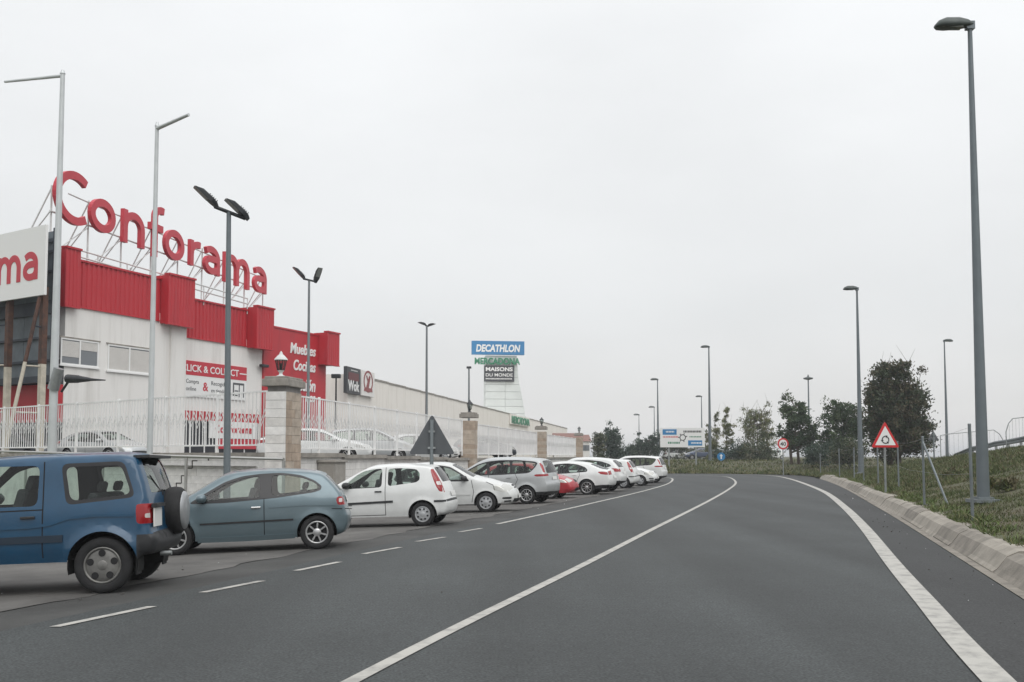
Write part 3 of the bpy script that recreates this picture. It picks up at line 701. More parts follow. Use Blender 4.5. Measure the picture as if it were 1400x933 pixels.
nt.links.new(tcn.outputs['Object'], sx.inputs[0]); nt.links.new(sx.outputs['Y'], cx_.inputs[0]); nt.links.new(sx.outputs['Z'], cx_.inputs[1]); nt.links.new(cx_.outputs[0], bt.inputs['Vector'])
pb = nt.nodes['Principled BSDF']; src = pb.inputs['Base Color'].links[0].from_socket
mm = nt.nodes.new('ShaderNodeMix'); mm.data_type = 'RGBA'; mm.blend_type = 'MULTIPLY'; mm.inputs[0].default_value = 1
nt.links.new(src, mm.inputs[6]); nt.links.new(bt.outputs['Color'], mm.inputs[7]); nt.links.new(mm.outputs[2], pb.inputs['Base Color'])
for a0, a1 in zip(PIL, PIL[1:]):
    for q in range(5):
        f0, f1 = a0 + .4 + (a1 - a0 - .8) * q / 5, a0 + .4 + (a1 - a0 - .8) * (q + 1) / 5; z = zc_r((f0 + f1) / 2)
        MB().pbox(RW, f0, f1 - .012, -.9, z - .14, -.3, 0).build('wall_panel', mw, rw)
        MB().pbox(RW, f0, f1 - .006, z - .14, z, -.38, .12).build('coping_stone', M['coping'], rw)
# pillars of stone blocks with a cap
PT = 4.02
def pillar(a, label, detail, white_left=False):
    b = RW.pt(a, -.6); t = thing('gate_pillar', label, 'pillar', b, 'stone pillars of the perimeter wall')
    rp = random.Random(int(a * 10)); h0 = -.6; n = int((PT - .3 - h0) / .26)
    if detail:
        MB().pbox(RW, -.3 + a, .83 + a, -.6, PT - .3, -.28, .3).build('pillar_core', M['mortar'], t)
        for i in range(n):
            z = h0 + .26 * (i + .5); c = .30 + rp.uniform(-.006, .012); sp = .1 if i % 2 else -.12
            for (s0, s1) in ((-.30, .25 + sp), (.262 + sp, .56 + c)):
                mt = M['tan'] if rp.random() < .6 else M['tan2']
                MB().pbox(RW, a + s0, a + s1, z - .126, z + .126, -.3, .32 + rp.uniform(-.006, .008)).build('stone_block', mt, t)
            MB().pbox(RW, a - .40 + rp.uniform(-.005, .005), a - .304, z - .126, z + .126, -.3, .315).build('painted_block', M['block'] if rp.random() < .7 else M['block2'], t)
    else:
        mb = MB()
        for i in range(n):
            z = h0 + .26 * (i + .5); c = .37 + rp.uniform(-.012, .012); mb.pbox(RW, a - c, a + c, z - .126, z + .126, -.42, .36 + rp.uniform(-.012, .012), 0 if rp.random() < .6 else 1)
        mb.build('stone_courses', [M['tan'], M['tan2']], t)
    lo_, hi_, bk = (.48, .95, .4) if detail else (.42, .42, .5)
    mb = MB().pbox(RW, a - lo_, a + hi_, PT - .3, PT - .08, -bk, .42).pbox(RW, a - lo_ + .06, a + hi_ - .06, PT - .08, PT, -bk + .06, .36)
    mb.build('cap_stone', M['coping'], t, bevel=.02)
    return t
pillar(0, 'nearest tan stone pillar with a white lantern where the two walls meet', True)
pillar(25.5, 'second tan stone pillar, right of the grey back of the road sign', False)
pillar(51.3, 'third tan stone pillar, behind the roof of the silver people carrier', False)
pillar(RW_LEN, 'last tan stone pillar, at the far end of the white fence', False)
# lanterns
def lantern(a, s, label, m):
    b = RW.pt(a, PT); t = thing('pillar_lantern', label, 'lantern', b, 'lanterns on the wall pillars')
    Mx = Matrix.Translation(b) @ Matrix.Scale(s, 4)
    MB().lathe([(.13, 0), (.13, .03), (.06, .06), (.045, .12), (.07, .15), (.1, .19)], 12, 0, Mx).build('base', m, t)
    MB().lathe([(.095, .19), (.16, .5)], 6, 0, Mx).build('glass', M['lantern_glass'], t)
    mb = MB()
    for k in range(6):
        an = 2 * PI * k / 6; mb.cyl(Mx @ Vector((.1 * math.cos(an), .1 * math.sin(an), .19)), Mx @ Vector((.165 * math.cos(an), .165 * math.sin(an), .5)), .012 * s, .012 * s, 5)
    mb.cyl(Mx @ Vector((0, 0, .19)), Mx @ Vector((0, 0, .4)), .03 * s, .025 * s, 8); mb.build('frame', M['dark_steel'], t)
    MB().lathe([(.2, .49), (.19, .52), (.1, .62), (.05, .66), (.045, .7), (.0, .76)], 12, 0, Mx).build('roof', m, t)
lantern(0, 1.05, 'white lantern with a pointed roof on the nearest pillar', M['white_steel'])
lantern(25.5, .95, 'dark lantern on the second pillar, above the road sign back', M['dark_steel'])
lantern(51.3, .95, 'dark lantern on the third pillar', M['dark_steel'])
lantern(RW_LEN, .95, 'dark lantern on the last pillar of the fence', M['dark_steel'])

def fence(pl, a0, a1, z0, z1, label, singles, post_step=3.1, pitch=.19, fo=0.0):
    t = thing('metal_fence', label, 'fence', pl.pt((a0 + a1) / 2, z0 - .2)); zb = lambda a: z0 + (z1 - z0) * 0
    H = z1 - z0; zz0, zz1 = z0 + H * .46, z0 + H * .66
    npost = max(1, round((a1 - a0) / post_step)); st = (a1 - a0) / npost
    for k in range(npost + 1): MB().pbox(pl, a0 + st * k - .035, a0 + st * k + .035, z0 - .22, z1 + .04, -.2 + fo, -.13 + fo).build('fence_post', M['fence_white'], t)
    for k in range(npost):
        mb = MB().pbox(pl, a0 + st * k + .036, a0 + st * (k + 1) - .036, z1 - .05, z1, -.185 + fo, -.145 + fo); mb.build('top_rail', M['fence_white'], t)
        mb = MB().pbox(pl, a0 + st * k + .036, a0 + st * (k + 1) - .036, z0, z0 + .05, -.185 + fo, -.145 + fo); mb.build('bottom_rail', M['fence_white'], t)
    n = int((a1 - a0) / pitch); bar = None; allb = MB(); zig = MB()
    for k in range(n):
        a = a0 + pitch * (k + .5)
        if singles:
            if bar is None:
                bar = MB().pbox(pl, a - .012, a + .012, z0 + .05, z1 - .05, -.177 + fo, -.153 + fo).build('bar', M['fence_white'], t); aa = a
            else:
                o = bpy.data.objects.new('bar', bar.data); o.location = pl.u * (a - aa); link(o, t)
        else: allb.pbox(pl, a - .014, a + .014, z0 + .05, z1 - .05, -.178 + fo, -.152 + fo)
        for (p, q) in (((a - pitch / 2, zz0), (a + pitch / 2, zz1)), ((a - pitch / 2, zz1), (a + pitch / 2, zz0))):
            if (k % 2 == 0) == (q[1] > p[1]):
                zig.add([pl.pt(p[0], p[1] - .032, -.142 + fo), pl.pt(q[0], q[1] - .032, -.142 + fo), pl.pt(q[0], q[1] + .032, -.142 + fo), pl.pt(p[0], p[1] + .032, -.142 + fo)], [(0, 1, 2, 3)])
                zig.add([pl.pt(p[0] , p[1] - .032, -.15 + fo), pl.pt(q[0], q[1] - .032, -.15 + fo), pl.pt(q[0], q[1] + .032, -.15 + fo), pl.pt(p[0], p[1] + .032, -.15 + fo)], [(3, 2, 1, 0)])
                m_ = (zz0 + zz1) / 2 - .2; sg = .18
                zig.add([pl.pt(p[0], p[1] - .032 - sg, -.142 + fo), pl.pt(q[0], q[1] - .032 - sg, -.142 + fo), pl.pt(q[0], q[1] + .032 - sg, -.142 + fo), pl.pt(p[0], p[1] + .032 - sg, -.142 + fo)], [(0, 1, 2, 3)])
    if not singles: allb.build('bars', M['fence_white'], t)['kind'] = 'stuff'
    zig.build('zigzag', M['fence_white'], t)['kind'] = 'stuff'
    return t
fence(LW, -6, LW_END - .12, 1.95, 3.66, 'white metal bar fence with zigzag band on the wall left of the nearest pillar', True)
fence(RW, .98, 25.1, 1.86, 3.6, 'white metal bar fence between the nearest and the second pillar', True, fo=-.17)
fence(RW, 25.9, 50.9, 1.7, 3.5, 'white metal bar fence between the second and the third pillar', False, fo=-.17)
fence(RW, 51.7, RW_LEN - .4, 1.68, 3.45, 'white metal bar fence between the third and the last pillar', False, fo=-.17)
# stainless handrail in front of the left wall
q0, q1 = at(388, 628, 28.9), at(-30, 616.5, 38.5); b = Vector((q0.x, q0.y, -.3))
t = thing('handrail', 'stainless steel handrail on posts in front of the white block wall', 'handrail', b)
MB().cyl(q1, q0, .045, .045, 12).build('rail', M['stainless'], t)
for f in (.0, .26, .52, .8):
    q = q0.lerp(q1, f); MB().cyl((q.x, q.y, -.4), (q.x, q.y, q.z - .04), .05, .05, 10).build('post', M['stainless'], t)
# utility cabinet at the right wall
a, z = RW.hit(455, 655, .35)
t = thing('utility_cabinet', 'grey utility box against the white wall behind the white hatchback', 'cabinet', RW.pt(a, 0, .2))
MB().pbox(RW, a - .55, a + .55, -.4, 1.42, .02, .6).build('body', M['cabinet'], t, bevel=.02)
MB().pbox(RW, a - .6, a + .6, 1.42, 1.5, -.0, .66).build('lid', M['cabinet'], t, bevel=.01)
MB().pbox(RW, a - .5, a + .5, .1, 1.35, .6, .615).build('door', M['cabinet'], t)

# flag poles with arms on the left wall
def banner_pole(px, top, r0, r1, armpx, label):
    a, z = LW.hit(px, 617, .08); b = LW.pt(a, 1.7, .25); zt = LW.hit(top[0], top[1], .25)[1]
    t = thing('banner_pole', label, 'pole', b, 'banner poles on the wall'); tp = Vector((b.x, b.y, zt))
    MB().cyl(b - Vector((0, 0, .05)), tp, r0, r1, 14).cyl(tp, tp + Vector((0, 0, .15)), r1 * 1.3, r1 * .6, 10).build('pole', M['pale_pole'], t)
    e = at(*armpx); MB().cyl(tp - Vector((0, 0, .08)), e, .07, .055, 8).build('arm', M['pale_pole'], t)
    MB().pbox(LW, a - .3, a + .3, 1.2, 1.75, .04, .1).build('wall_bracket', M['galv'], t)
    return t, b, tp
t, b, tp = banner_pole(77, (86, 101), .17, .085, (7, 112, 41.5), 'thick pale banner pole with a level arm, beside the red and white billboard')
q = at(79, 520, b.y - .1)
MB().cyl(Vector((b.x, b.y - .05, q.z - .35)), Vector((b.x + .25, b.y - .15, q.z + .45)), .22, .2, 10).build('lamp_bracket', M['galv'], t)
e0, e1 = at(92, 518, b.y - .3), at(144, 520, b.y - 1.0)
mb = MB().cyl(e0, e0.lerp(e1, .3), .17, .15, 8).cyl(e0.lerp(e1, .3), e0.lerp(e1, .6), .14, .07, 8).cyl(e0.lerp(e1, .6), e1, .06, .02, 8)
mb.cyl(at(84, 536, b.y - .2), e0.lerp(e1, .08), .05, .05, 6); mb.build('spotlight', M['dark_steel'], t)
banner_pole(211, (212, 174), .1, .065, (258, 157, 33.2), 'slim pale banner pole with a raised arm, left of the twin floodlights')

# floodlight poles
def flood_pole(px, pbase, Y, top, label, heads, z0, r=.12, m='grey_steel', hs=1.0, pitch=.6):
    p = at(px, 600, Y); b = Vector((p.x, p.y, z0)); zt = at(top[0], top[1], Y); tp = Vector((zt.x, zt.y, zt.z)); tp.x = b.x + (tp.x - b.x) * .4
    t = thing('floodlight_pole', label, 'floodlight', b, 'floodlight poles round the car park')
    MB().cyl(b - Vector((0, 0, .1)), tp, r, r * .6, 12).build('pole', M[m], t)
    if not heads:
        MB().box(tp + Vector((0, 0, .1)), (.5, .35, .22)).build('floodlight', M['dark_steel'], t, bevel=.03); return t
    c0, c1 = [tp + Vector(h[0]) for h in heads]
    MB().cyl(c0, c1, .05, .05, 8).build('cross_arm', M['dark_steel'], t)
    for (off, d) in heads:
        c = tp + Vector(off); d = Vector(d).normalized(); side = d.cross(Vector((0, 0, 1))).normalized(); up = side.cross(d)
        L, Wd, Hh = 1.15 * hs, .42 * hs, .2 * hs; mb = MB()
        prof = [(0, .4, .55), (.12, .6, .9), (.3, .95, 1.0), (.75, 1.0, .9), (1.0, .92, .15)]; vs = []
        for f, kw, kh in prof:
            for sx_, sz_ in ((-1, 0), (-1, .75), (-.75, 1), (.75, 1), (1, .75), (1, 0)):
                vs.append(c + d * (f * L - .08) + side * (sx_ * Wd / 2 * kw) + up * (sz_ * Hh * kh))
        mb.add(vs, [(i * 6 + k, i * 6 + (k + 1) % 6, (i + 1) * 6 + (k + 1) % 6, (i + 1) * 6 + k) for i in range(4) for k in range(6)])
        mb.add(vs, [(5, 4, 3, 2, 1, 0), (24, 25, 26, 27, 28, 29)])
        for k in range(5): mb.box(c + d * (.08 + .09 * k) * hs + up * (Hh * 1.02), (.02, .3 * hs, .05), 0, Matrix((d, side, up)).transposed())
        ho = mb.build('floodlight', M['dark_steel'], t)
        g0 = c + d * (.62 * L) - up * .012
        mg = MB().add([g0 + d * (sx_ * L * .3) + side * (sy_ * Wd * .42) for sx_, sy_ in ((-1, -1), (1, -1), (1, 1), (-1, 1))] + [g0 + up * .01 + d * (sx_ * L * .3) + side * (sy_ * Wd * .42) for sx_, sy_ in ((-1, -1), (1, -1), (1, 1), (-1, 1))], [(3, 2, 1, 0), (0, 1, 5, 4), (1, 2, 6, 5), (2, 3, 7, 6), (3, 0, 4, 7)])
        mg.build('lamp_glass', M['lamp_glass'], ho)
    return t
flood_pole(312, 645, 26.5, (306, 290), 'grey pole with two dark tilted floodlights rising behind the teal hatchback', [((-.36, -.1, .12), (-.75, -.35, .75)), ((.42, .1, -.16), (-.68, -.35, .66))], -.35, r=.1, m='pole_green', hs=.68)
flood_pole(421, 600, 50, (421, 384), 'pole with two floodlights turned apart behind the nearest pillar', [((-.3, 0, .1), (-.7, -.3, .8)), ((.35, 0, -.05), (.35, -.35, .85))], LOT, hs=.72, r=.09)
flood_pole(583, 600, 70, (583, 446), 'floodlight pole rising behind the grey back of the road sign', [((-.12, 0, .05), (-.8, -.5, .3)), ((.14, 0, -.02), (.8, -.5, .25))], LOT, hs=.55, r=.11)
flood_pole(641, 600, 104, (641, 504), 'lower floodlight pole left of the advertising tower', None, LOT, r=.14)
flood_pole(459, 600, 55, (459, 517), 'short dark green lamp pole by the right corner of the red building', None, LOT, r=.07, m='dark_steel')

# ------------------------------------------------------------------ red and white furniture store
FC = Plane((-21.1, 47.6), (.43, 1))
def fa(px, py=560, out=0.0): return FC.hit(px, py, out)[0]
def fz(px, py, out=0.0): return FC.hit(px, py, out)[1]
bld = thing('furniture_store', 'red and white store building with stepped corrugated red fascia and rooftop letters above it', 'building', FC.pt(12, LOT, -6))
aA0, aA1 = fa(86), fa(251); aB1 = fa(371); aC1 = fa(456)
zA, zAb = fz(165, 370), fz(160, 428.5); zB, zBb = fz(312, 416), fz(312, 466.5); zC = fz(415, 452)
RB = -.75                                               # wall B stands back behind wall A
MB().pbox(FC, aA0, aA1, LOT, zAb + .4, -14, 0).build('wall', M['white_wall'], bld)
MB().pbox(FC, aA1 + .001, aB1, LOT, zBb + .4, -14, RB).build('wall', M['white_wall'], bld)
MB().pbox(FC, aB1 + .001, aC1, LOT, zC - .02, -14, RB + .1).build('red_wall', M['red'], bld)
def corrugated(name, a0, a1, z0, z1, o, pitch=.3, dep=.05):
    mb = MB(); n = max(1, int((a1 - a0) / pitch)); st = (a1 - a0) / n; pr = []
    for k in range(n):
        a = a0 + st * k; pr += [(a, 0), (a + st * .12, dep), (a + st * .5, dep), (a + st * .62, 0)]
    pr.append((a1, 0)); m = len(pr)
    vs = [FC.pt(a, z0, o + d) for a, d in pr] + [FC.pt(a, z1, o + d) for a, d in pr]
    mb.add(vs, [(i, i + 1, m + i + 1, m + i) for i in range(m - 1)])
    mb.pbox(FC, a0, a1, z0, z1 - .02, o - .25, o - .002)
    mb.pbox(FC, a0 - .02, a1 + .02, z1 - .02, z1 + .08, o - .3, o + dep + .05)
    mb.pbox(FC, a0, a1, z0 - .06, z0 - .001, o - .2, o + dep + .02)
    return mb.build(name, M['red'], bld)
def boxout(px0, px1, a0, a1, z0, z1, o0, o1): corrugated('fascia_box', a0, a1, z0, z1, o1, .22, .03); return MB().pbox(FC, a0 + .003, a1 - .003, z0, z1 - .03, o0, o1 - .26).build('fascia_box_body', M['red'], bld)
corrugated('fascia', aA0 + .56, aA1 - 2.0, zAb, zA, .02)
boxout(0, 0, aA1 - 1.95, aA1 + .1, zAb - .15, zA + .25, -.7, .55)
corrugated('fascia', aA1 + .12, aB1 - 1.6, zBb, zB, RB + .02)
boxout(0, 0, aB1 - 1.55, aB1 + .15, zBb - .1, zB + .25, -1.3, .0)
a3 = fa(445); boxout(0, 0, a3, aC1 + .5, fz(452, 499), zC + .2, -1.0, .1)
MB().pbox(FC, aB1 + .2, a3 - .02, zC - .05, zC + .06, -.95, -.6).build('parapet_cap', M['red'], bld)
boxout(0, 0, aA0 - .35, aA0 + .55, zAb - .1, zA + .45, -.7, .3)
MB().pbox(FC, aA0 + .1, aC1 + .2, zC - .6, zC - .5, -13.9, -.8).build('roof', M['lot'], bld)
# windows in wall A
def window(px0, py0, px1, py1, mull, sh, label=None):
    a0, a1 = fa(px0), fa(px1); z1, z0 = fz(px1, py0 + 6), fz(px1, py1)
    fr = MB()
    for (x0, x1, y0, y1) in ((a0, a1, z1 - .07, z1), (a0, a1, z0, z0 + .07), (a0, a0 + .07, z0 + .072, z1 - .072), (a1 - .07, a1, z0 + .072, z1 - .072), ((a0 + a1) / 2 - .04, (a0 + a1) / 2 + .04, z0 + .072, z1 - .072)):
        fr.pbox(FC, x0, x1, y0, y1, -.0, .05)
    w = fr.build('window', M['win_frame'], bld)
    MB().pbox(FC, a0 + .07, a1 - .07, z0 + .07, z1 - .07, .004, .012).build('pane', M['bglass'], w)
    mb = MB(); zs = z0 + .07 + (z1 - z0 - .14) * sh; n = 9
    for (x0, x1, f) in ((a0 + .075, (a0 + a1) / 2 - .045, sh), ((a0 + a1) / 2 + .045, a1 - .075, sh if sh < .1 else sh + .35)):
        zs = z0 + .075 + (z1 - z0 - .15) * f; k = zs
        while k < z1 - .13: mb.pbox(FC, x0, x1, k, k + .052, .014, .03); k += .058
    mb.build('shutter', M['shutter'], w)
    MB().pbox(FC, a0 - .08, a1 + .08, z0 - .08, z0 - .002, .0, .1).build('sill', M['win_frame'], w)
    for (x0, x1, y0, y1) in ((a0 - .1, a1 + .1, z1 + .002, z1 + .07),): MB().pbox(FC, x0, x1, y0, y1, .0, .06).build('lintel', M['coping'], w)
window(80, 462, 132, 503, 1, .28); window(145, 472, 203, 512, 1, .0)
# pilaster at the end of wall A and base band
MB().pbox(FC, aA1 - 1.2, aA1 - .02, LOT, zAb - .1, .001, .12).build('pilaster', M['white_wall'], bld)
# shopfront on wall B
sa0, sa1 = fa(251), fa(366); 
MB().pbox(FC, sa0 + .05, sa1, LOT + .02, fz(300, 566), RB + .005, RB + .05).build('shopfront_glass', M['awning'], bld)
MB().pbox(FC, sa0 + .05, sa1, fz(300, 576), fz(300, 563), RB + .06, RB + .12).build('red_band', M['red'], bld)
for k in range(7):
    a = sa0 + .1 + (sa1 - sa0 - .3) * k / 6; MB().pbox(FC, a, a + .08, LOT + .02, fz(300, 577), RB + .06, RB + .1).build('mullion', M['win_frame'], bld)
# left shopfront red hoarding behind the billboard
MB().pbox(FC, aA0 - .3, aA0 - .003, LOT + 1.9, 5.0, -13.5, -.02).build('red_hoarding', M['red'], bld)
MB().pbox(FC, aA0 - .25, aA0 - .003, LOT, LOT + 1.88, -13.5, -.02).build('dark_glazing', M['awning'], bld)
MB().pbox(FC, aA0 - .12, aA0 - .003, 5.02, 6.2, -13.5, -.02).build('dark_glazing', M['awning'], bld)
MB().pbox(FC, aA0 - .2, aA0 - .003, zAb - .3, zA + .1, -13.8, -.72).build('side_fascia', M['red'], bld)

def sign_on(pl, name, label, px0, py0, px1, py1, out, mats_, cat='sign', th=.06):
    a0, z0 = pl.hit(px0, (py0 + py1) / 2, out); a1, _ = pl.hit(px1, (py0 + py1) / 2, out); pxm = (px0 + px1) / 2
    z1, z0 = pl.hit(pxm, py0, out)[1], pl.hit(pxm, py1, out)[1]
    t = thing(name, label, cat, pl.pt((a0 + a1) / 2, z0, out - th)); MB().pbox(pl, a0, a1, z0, z1, out - th, out).build('sign_board', M[mats_], t, bevel=.008)
    return t, a0, a1, z0, z1
# collection sign
t, a0, a1, z0, z1 = sign_on(FC, 'store_sign', 'red and white collection sign on the white wall behind the twin floodlight pole', 251, 497.5, 337, 545, RB + .09, 'white_print', 'sign')
zr = z0 + (z1 - z0) * .60; wS = a1 - a0
a00 = a0 - wS * .1
MB().pbox(FC, a00, a1, zr, z1 + .002, RB + .005, RB + .1).build('red_strip', M['red_print'], t)
hR = z1 - zr
text('headline', 'CLICK & COLLECT', FC.frame(a00 + .34, zr + hR * .26, RB + .1), hR * .5, M['white_print'], t, .015, width=wS * .9, bold=.012)
MB().pbox(FC, a1 - wS * .12, a1 - wS * .005, zr + hR * .44, zr + hR * .52, RB + .1, RB + .112).build('rule', M['white_print'], t)
hb = zr - z0
text('small_print', 'Compra', FC.frame(a0 + .2, z0 + hb * .62, RB + .09), hb * .2, M['black_sign'], t, .008, width=wS * .19)
text('small_print', 'online', FC.frame(a0 + .2, z0 + hb * .28, RB + .09), hb * .2, M['black_sign'], t, .008, width=wS * .15)
text('ampersand', '&', FC.frame(a0 + wS * .29, z0 + hb * .32, RB + .09), hb * .42, M['red_print'], t, .008, bold=.02)
text('small_print', 'Recogida', FC.frame(a0 + wS * .42, z0 + hb * .62, RB + .09), hb * .2, M['black_sign'], t, .008, width=wS * .24)
text('small_print', 'en tienda', FC.frame(a0 + wS * .42, z0 + hb * .28, RB + .09), hb * .2, M['black_sign'], t, .008, width=wS * .22)
mb = MB()
for x0, x1, y0, y1 in ((.77, .79, .2, .85), (.79, .96, .75, .85), (.87, .885, .15, .75), (.945, .96, .15, .75), (.8, .86, .2, .26), (.8, .86, .42, .48)):
    mb.pbox(FC, a0 + wS * x0, a0 + wS * x1, z0 + hb * y0, z0 + hb * y1, RB + .09, RB + .098)
mb.build('trolley_icon', M['sign_grey'], t)
# white poster in the shopfront
t, a0, a1, z0, z1 = sign_on(FC, 'shop_banner', 'white banner with red lettering hung low in the shop front behind the fence', 286, 577, 352, 600, RB + .16, 'white_print', 'banner')
word('Conforama', FC.frame(a0 + (a1 - a0) * .12, z0 + (z1 - z0) * .33, RB + .172), (z1 - z0) * .3, (a1 - a0) * .76, .11, .01, 'letter', M['red_print'], t)
MB().pbox(FC, a0 + (a1 - a0) * .2, a1, fz(325, 614), z0 - .02, RB + .1, RB + .15).build('red_strip', M['red_print'], t)
# words on the red wall
t = thing('wall_lettering', 'white slanted words naming departments on the plain red wall', 'lettering', FC.pt(fa(420), zC - 4, RB + .1))
aR = fa(441.5)
for s_, py0, py1, pl_ in (('Muebles', 471, 486, 396), ('Cocinas', 493, 508, 401), ('Decoración', 517, 535, 378), ('icos', 536, 549, 418)):
    zt_, zb_ = FC.hit(420, py0, RB + .1)[1], FC.hit(420, py1, RB + .1)[1]
    a_l = FC.hit(pl_, 500, RB + .1)[0]
    text('word', s_, FC.frame(a_l, zb_, RB + .1), (zt_ - zb_) * .95, M['white_print'], t, .04, width=aR - a_l, bold=.022, shear=.2)
# small wall lamp
a, z = FC.hit(356, 501, RB); t = thing('wall_lamp', 'small dark wall lamp on the white wall left of the red wall', 'lamp', FC.pt(a, z, RB))
MB().pbox(FC, a - .06, a + .06, z - .05, z + .05, RB + .005, RB + .15).build('bracket', M['galv'], t); MB().pbox(FC, a - .35, a + .3, z - .08, z + .1, RB + .16, RB + .45).build('lamp_body', M['dark_steel'], t, bevel=.04)

# rooftop letters on a steel frame
RS = Plane((-21.4, 52), (.186, 1))
def rh(px, py): return RS.hit(px, py)
zb_ = rh(136, 318)[1]; zbase = zb_
b = RS.pt(rh(220, 350)[0], zA)
rs = thing('rooftop_sign', 'large red letters standing on a white steel frame on the store roof', 'sign', b)
LET = [('C', 68, 117, 232, 307), ('o', 116, 155, 272, 319), ('n', 161, 195, 290, 337), ('f', 198, 221, 285, 354), ('o', 219, 249, 314, 357), ('r', 254, 272, 329, 366), ('a', 274, 298, 337, 376), ('m', 301, 339, 350, 392), ('a', 342, 362, 365, 401)]
for ch, x0, x1, y0, y1 in LET:
    ym = (y0 + y1) / 2; a0, a1 = rh(x0, ym)[0] + .08, rh(x1, ym)[0] - .05
    xm = (x0 + x1) / 2; zl, zh = rh(xm, y1 - 1)[1], rh(xm, y0 + 1)[1]
    gw = GLYPH[ch][0]; sy = (zh - zl) / (1.5 if ch == 'C' else 1.62 if ch == 'f' else 1.0); kx = (a1 - a0) / gw
    mb = MB(); glyph(mb, ch, RS.frame(a0, zl + (sy * .14 if ch == 'f' else 0), .24), kx, sy, .40, .22); mb.build('letter', M['red_letter'], rs)
aL0, aL1 = rh(60, 300)[0], rh(366, 400)[0]
mb = MB().cyl(RS.pt(aL0 + .6, zbase + .2, -.12), RS.pt(aL1 - .2, zbase + .2, -.12), .05, .05, 6).cyl(RS.pt(aL0 + 2, zbase + 1.4, -.12), RS.pt(aL1 - .2, zbase + 1.1, -.12), .04, .04, 6)
mb.build('letter_rail', M['white_steel'], rs)
for k in range(9):
    a = aL0 + .8 + (aL1 - aL0 - 1.2) * k / 8; mb = MB()
    mb.cyl(RS.pt(a, zA - .6, -.2), RS.pt(a, zbase + 1.5, -.2), .05, .05, 6).cyl(RS.pt(a, zbase + 1.4, -.2), RS.pt(a, zA + .4, -1.9), .04, .04, 6)
    mb.cyl(RS.pt(a, zA - .6, -1.9), RS.pt(a, zA + .7, -1.9), .05, .05, 6).cyl(RS.pt(a, zA + .5, -1.9), RS.pt(a, zbase + .3, -.2), .035, .035, 6).cyl(RS.pt(a, zA + .05, -1.9), RS.pt(a, zA + .05, -.2), .04, .04, 6)
    mb.build('frame_truss', M['white_steel'], rs)
    if k < 8: MB().cyl(RS.pt(a, zA + .3, -.2), RS.pt(a + (aL1 - aL0 - 1.2) / 8, zbase + .1, -.2), .03, .03, 5).build('frame_brace', M['white_steel'], rs)
mb = MB()
for o_, z_ in ((.15, zA + .12), (-2.1, zA + .12)): mb.cyl(RS.pt(aL0 + 1.2, z_, o_), RS.pt(aL1 + .3, z_ - .5, o_), .07, .07, 6)
mb.build('base_beam', M['white_steel'], rs)

mb = MB(); e0, e1 = aA0 + .6, aB1 - 1.6
for dz in (.42, .75): mb.cyl(FC.pt(e0, zA + dz, -.7), FC.pt(e1, zB + dz, -.7), .045, .045, 6)
for k in range(8): a = e0 + (e1 - e0) * k / 7; mb.cyl(FC.pt(a, zB - .2, -.7), FC.pt(a, zA + .8 + (zB - zA) * k / 7, -.7), .035, .035, 6)
mb.build('roof_rail', M['white_steel'], bld)

# billboard
BB = Plane((-20.5, 44), (1.5, -1))
aE, zt = BB.hit(63, 307); _, zb_ = BB.hit(63, 402.5)
bb = thing('billboard', 'large white billboard with red lettering on rusty legs behind the white fence', 'billboard', BB.pt(aE - 3, LOT))
MB().pbox(BB, aE - 14.4, aE, zb_, zt, -.12, 0).build('sign_panel', M['white_print'], bb)
aT1 = BB.hit(52, 370)[0]; aT0 = aT1 - 9.6
zl, zh = BB.hit(38, 384)[1], BB.hit(38, 346)[1]
word('Conforama', BB.frame(aT1 - 13.2, zl, .012), zh - zl, 13.2, .31, .008, 'letter', M['red_print'], bb)
BK = -.95; aK = BB.hit(76, 420, BK)[0]; zk0, zk1 = BB.hit(70, 522, BK)[1], BB.hit(70, 314, BK)[1]
for k in range(9):
    a = aK - 1.25 * (k + 1); MB().pbox(BB, a + .01, a + 1.24, zk0 + .3, zk1 - .1, BK - .06, BK + r.uniform(-.01, .01)).build('back_sheet', M['sheet_back'], bb)
for pyg, h in ((420, .62), (461, .1), (493, .12), (518, .3), (330, .16), (345, .1), (372, .1)):
    z = BB.hit(70, pyg, BK)[1]; MB().pbox(BB, aK - 11.3, aK, z - h / 2, z + h / 2, BK + .02, BK + .14).build('girder', M['dark_blue'], bb)
MB().pbox(BB, aK - .14, aK + .02, zk0, zk1, BK - .1, BK + .13).build('edge_frame', M['dark_blue'], bb)
for px in (10, 57, -32):
    a = BB.hit(px, 500, -.3)[0]; zt2 = BB.hit(57, 402, -.3)[1]; zm = BB.hit(57, 498, -.3)[1]
    mb = MB().pbox(BB, a - .13, a + .13, zm, zt2 + .3, -.45, -.2, 0).pbox(BB, a - .125, a + .125, LOT, zm - .002, -.445, -.205, 1); mb.build('leg', [M['rust'], M['cream_steel']], bb)
for (x0, y0, x1, y1) in ((46, 405, 22, 600), (-20, 405, -45, 600)):
    p0, p1 = BB.hit(x0, y0, .2), BB.hit(x1, y1, .6); zm = BB.hit(36, 495, .4)[1]
    A_, B_ = BB.pt(p0[0], p0[1], -.1), BB.pt(p1[0], LOT, 1.2); f = (A_.z - zm) / (A_.z - B_.z); C_ = A_.lerp(B_, f)
    MB().cyl(A_, C_, .09, .09, 6, 0).cyl(C_, B_, .085, .085, 6, 1).build('raking_leg', [M['rust'], M['cream_steel']], bb)
    for f2, m_ in ((.18, 'dark_blue'), (.42, 'cream_steel'), (.7, 'cream_steel')):
        q = A_.lerp(B_, f2); a = (BB.hit(57 if x0 > 0 else 10, 500, -.3)[0])
        MB().cyl(q, BB.pt(a, q.z, -.32), .04, .04, 6).build('cross_bar', M[m_], bb)

